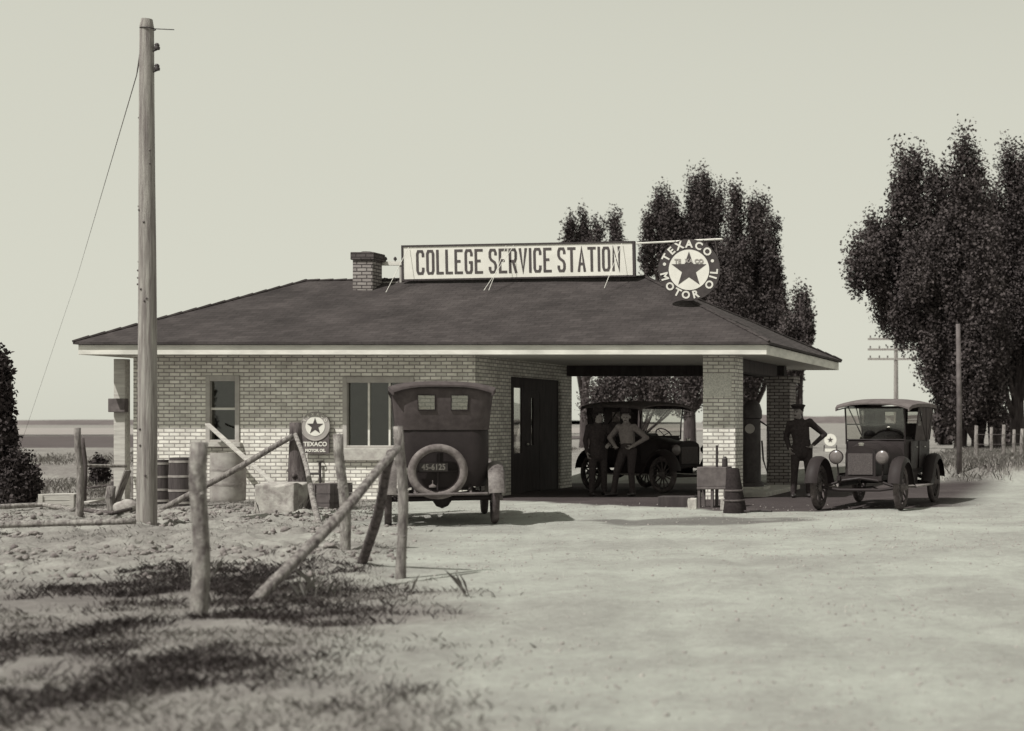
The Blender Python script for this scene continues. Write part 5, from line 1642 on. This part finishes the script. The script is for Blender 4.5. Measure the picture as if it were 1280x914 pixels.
def pebbles(name, P, smin, smax, mat, label, cat):
    bm = bmesh.new(); bmesh.ops.create_icosphere(bm, subdivisions=1, radius=1.0)
    bv = np.array([v.co[:] for v in bm.verts]); bf = np.array([[v.index for v in f.verts] for f in bm.faces]); bm.free()
    n = len(P); m = len(bv)
    s = smin + (smax - smin) * rng.random(n) ** 3
    sc3 = s[:, None] * rng.uniform(0.6, 1.3, (n, 3)) * np.array([1, 1, 0.8])
    V = bv[None] * (1 + rng.uniform(-0.45, 0.45, (n, m, 3))) * sc3[:, None]
    a = rng.uniform(0, 2 * PI, n)
    c, si = np.cos(a)[:, None], np.sin(a)[:, None]
    V = np.stack([V[..., 0] * c - V[..., 1] * si, V[..., 0] * si + V[..., 1] * c, V[..., 2]], -1)
    P = P.copy(); P[:, 2] = ground_z(P[:, 0], P[:, 1]) + s * 0.15
    V = (V + P[:, None]).reshape(-1, 3)
    Fc = (bf[None] + (np.arange(n) * m)[:, None, None]).reshape(-1)
    o = mesh_np(name, V, Fc, 3, mat)
    return tag(o, label, cat, None, "stuff")
P = scatter(60000, -20, -5, 13.5, 26, lambda X, Y: ground_masks(X, Y)[1] * 0.5 * sstep(0.42, 0.6, fbm(X * 0.8, Y * 0.8, 4, 50)))
pebbles("clods", P, 0.006, 0.05, M["clod"], "broken earth clods thrown up on the left", "earth")
P = scatter(60000, -11, 4, 6, 27, lambda X, Y: (1 - ground_masks(X, Y)[0]) * (0.12 + 0.5 * sstep(0.45, 0.7, fbm(X * 0.6, Y * 0.6, 4, 71))))
pebbles("gravel", P, 0.002, 0.016, M["gravel"], "loose gravel on the dusty forecourt", "gravel")

# ------------------------------------------------------------------ light, sky, camera
trav = Vector((0.38, 0.58, -1.0)).normalized()       # direction in which sunlight travels
to_sun = -trav
elev = math.asin(to_sun.z)
az = math.atan2(to_sun.x, to_sun.y)                   # clockwise from +Y
ld = bpy.data.lights.new("sun", "SUN"); ld.energy = 4.2; ld.angle = math.radians(0.55); ld.color = (1.0, 0.975, 0.92)
lo = bpy.data.objects.new("sun", ld); COL.objects.link(lo)
lo.rotation_euler = trav.to_track_quat("-Z", "Y").to_euler(); lo.location = (-20, -10, 40)

w = bpy.data.worlds.new("World"); SC.world = w; w.use_nodes = True
nt = w.node_tree
bg = nt.nodes["Background"]
sky = nt.nodes.new("ShaderNodeTexSky"); sky.sky_type = "NISHITA"; sky.sun_disc = False
sky.sun_elevation = elev; sky.sun_rotation = az; sky.air_density = 1.0; sky.dust_density = 1.0; sky.ozone_density = 1.0
bw = nt.nodes.new("ShaderNodeRGBToBW"); nt.links.new(sky.outputs[0], bw.inputs[0])
mx = nt.nodes.new("ShaderNodeMix"); mx.data_type = "RGBA"; mx.blend_type = "MULTIPLY"; mx.inputs[0].default_value = 1.0
mx.inputs[7].default_value = (1.0, 1.0, 0.86, 1)
# lower sky lifted to an even pale level, zenith left darker so fill stays low
tcw = nt.nodes.new("ShaderNodeTexCoord"); sw_ = nt.nodes.new("ShaderNodeSeparateXYZ"); nt.links.new(tcw.outputs["Generated"], sw_.inputs[0])
mr = nt.nodes.new("ShaderNodeMapRange"); mr.interpolation_type = "SMOOTHSTEP"
mr.inputs["From Min"].default_value = 0.18; mr.inputs["From Max"].default_value = 0.62; mr.inputs["To Min"].default_value = 1.0; mr.inputs["To Max"].default_value = 0.0
nt.links.new(sw_.outputs[2], mr.inputs[0])
hz_mix = nt.nodes.new("ShaderNodeMix"); hz_mix.data_type = "FLOAT"; hz_mix.inputs[3].default_value = 4.4
hz_f = nt.nodes.new("ShaderNodeMath"); hz_f.operation = "MULTIPLY"; hz_f.inputs[1].default_value = 0.88
nt.links.new(mr.outputs[0], hz_f.inputs[0]); nt.links.new(hz_f.outputs[0], hz_mix.inputs[0]); nt.links.new(bw.outputs[0], hz_mix.inputs[2])
nt.links.new(hz_mix.outputs[0], mx.inputs[6]); nt.links.new(mx.outputs[2], bg.inputs[0])
bg.inputs[1].default_value = 0.15

cd = bpy.data.cameras.new("camera"); cam = bpy.data.objects.new("camera", cd); COL.objects.link(cam)
cam.location = (0, 0, EYE); cam.rotation_euler = (PI / 2, 0, 0)
cd.sensor_fit = "HORIZONTAL"; cd.sensor_width = 36.0; cd.lens = 36.0 * F / 1280.0
cd.shift_x = -(PX - 640.0) / 1280.0
cd.shift_y = (HZ - 457.0) / 1280.0
cd.clip_start = 0.1; cd.clip_end = 6000
cd.dof.use_dof = True; cd.dof.focus_distance = 27.0; cd.dof.aperture_fstop = 1.5
SC.camera = cam

SC.view_settings.view_transform = "Standard"; SC.view_settings.look = "None"
SC.view_settings.exposure = 0.0; SC.view_settings.gamma = 1.0
SC.render.engine = "CYCLES"
SC.cycles.use_denoising = True
SC.cycles.max_bounces = 6; SC.cycles.transparent_max_bounces = 12
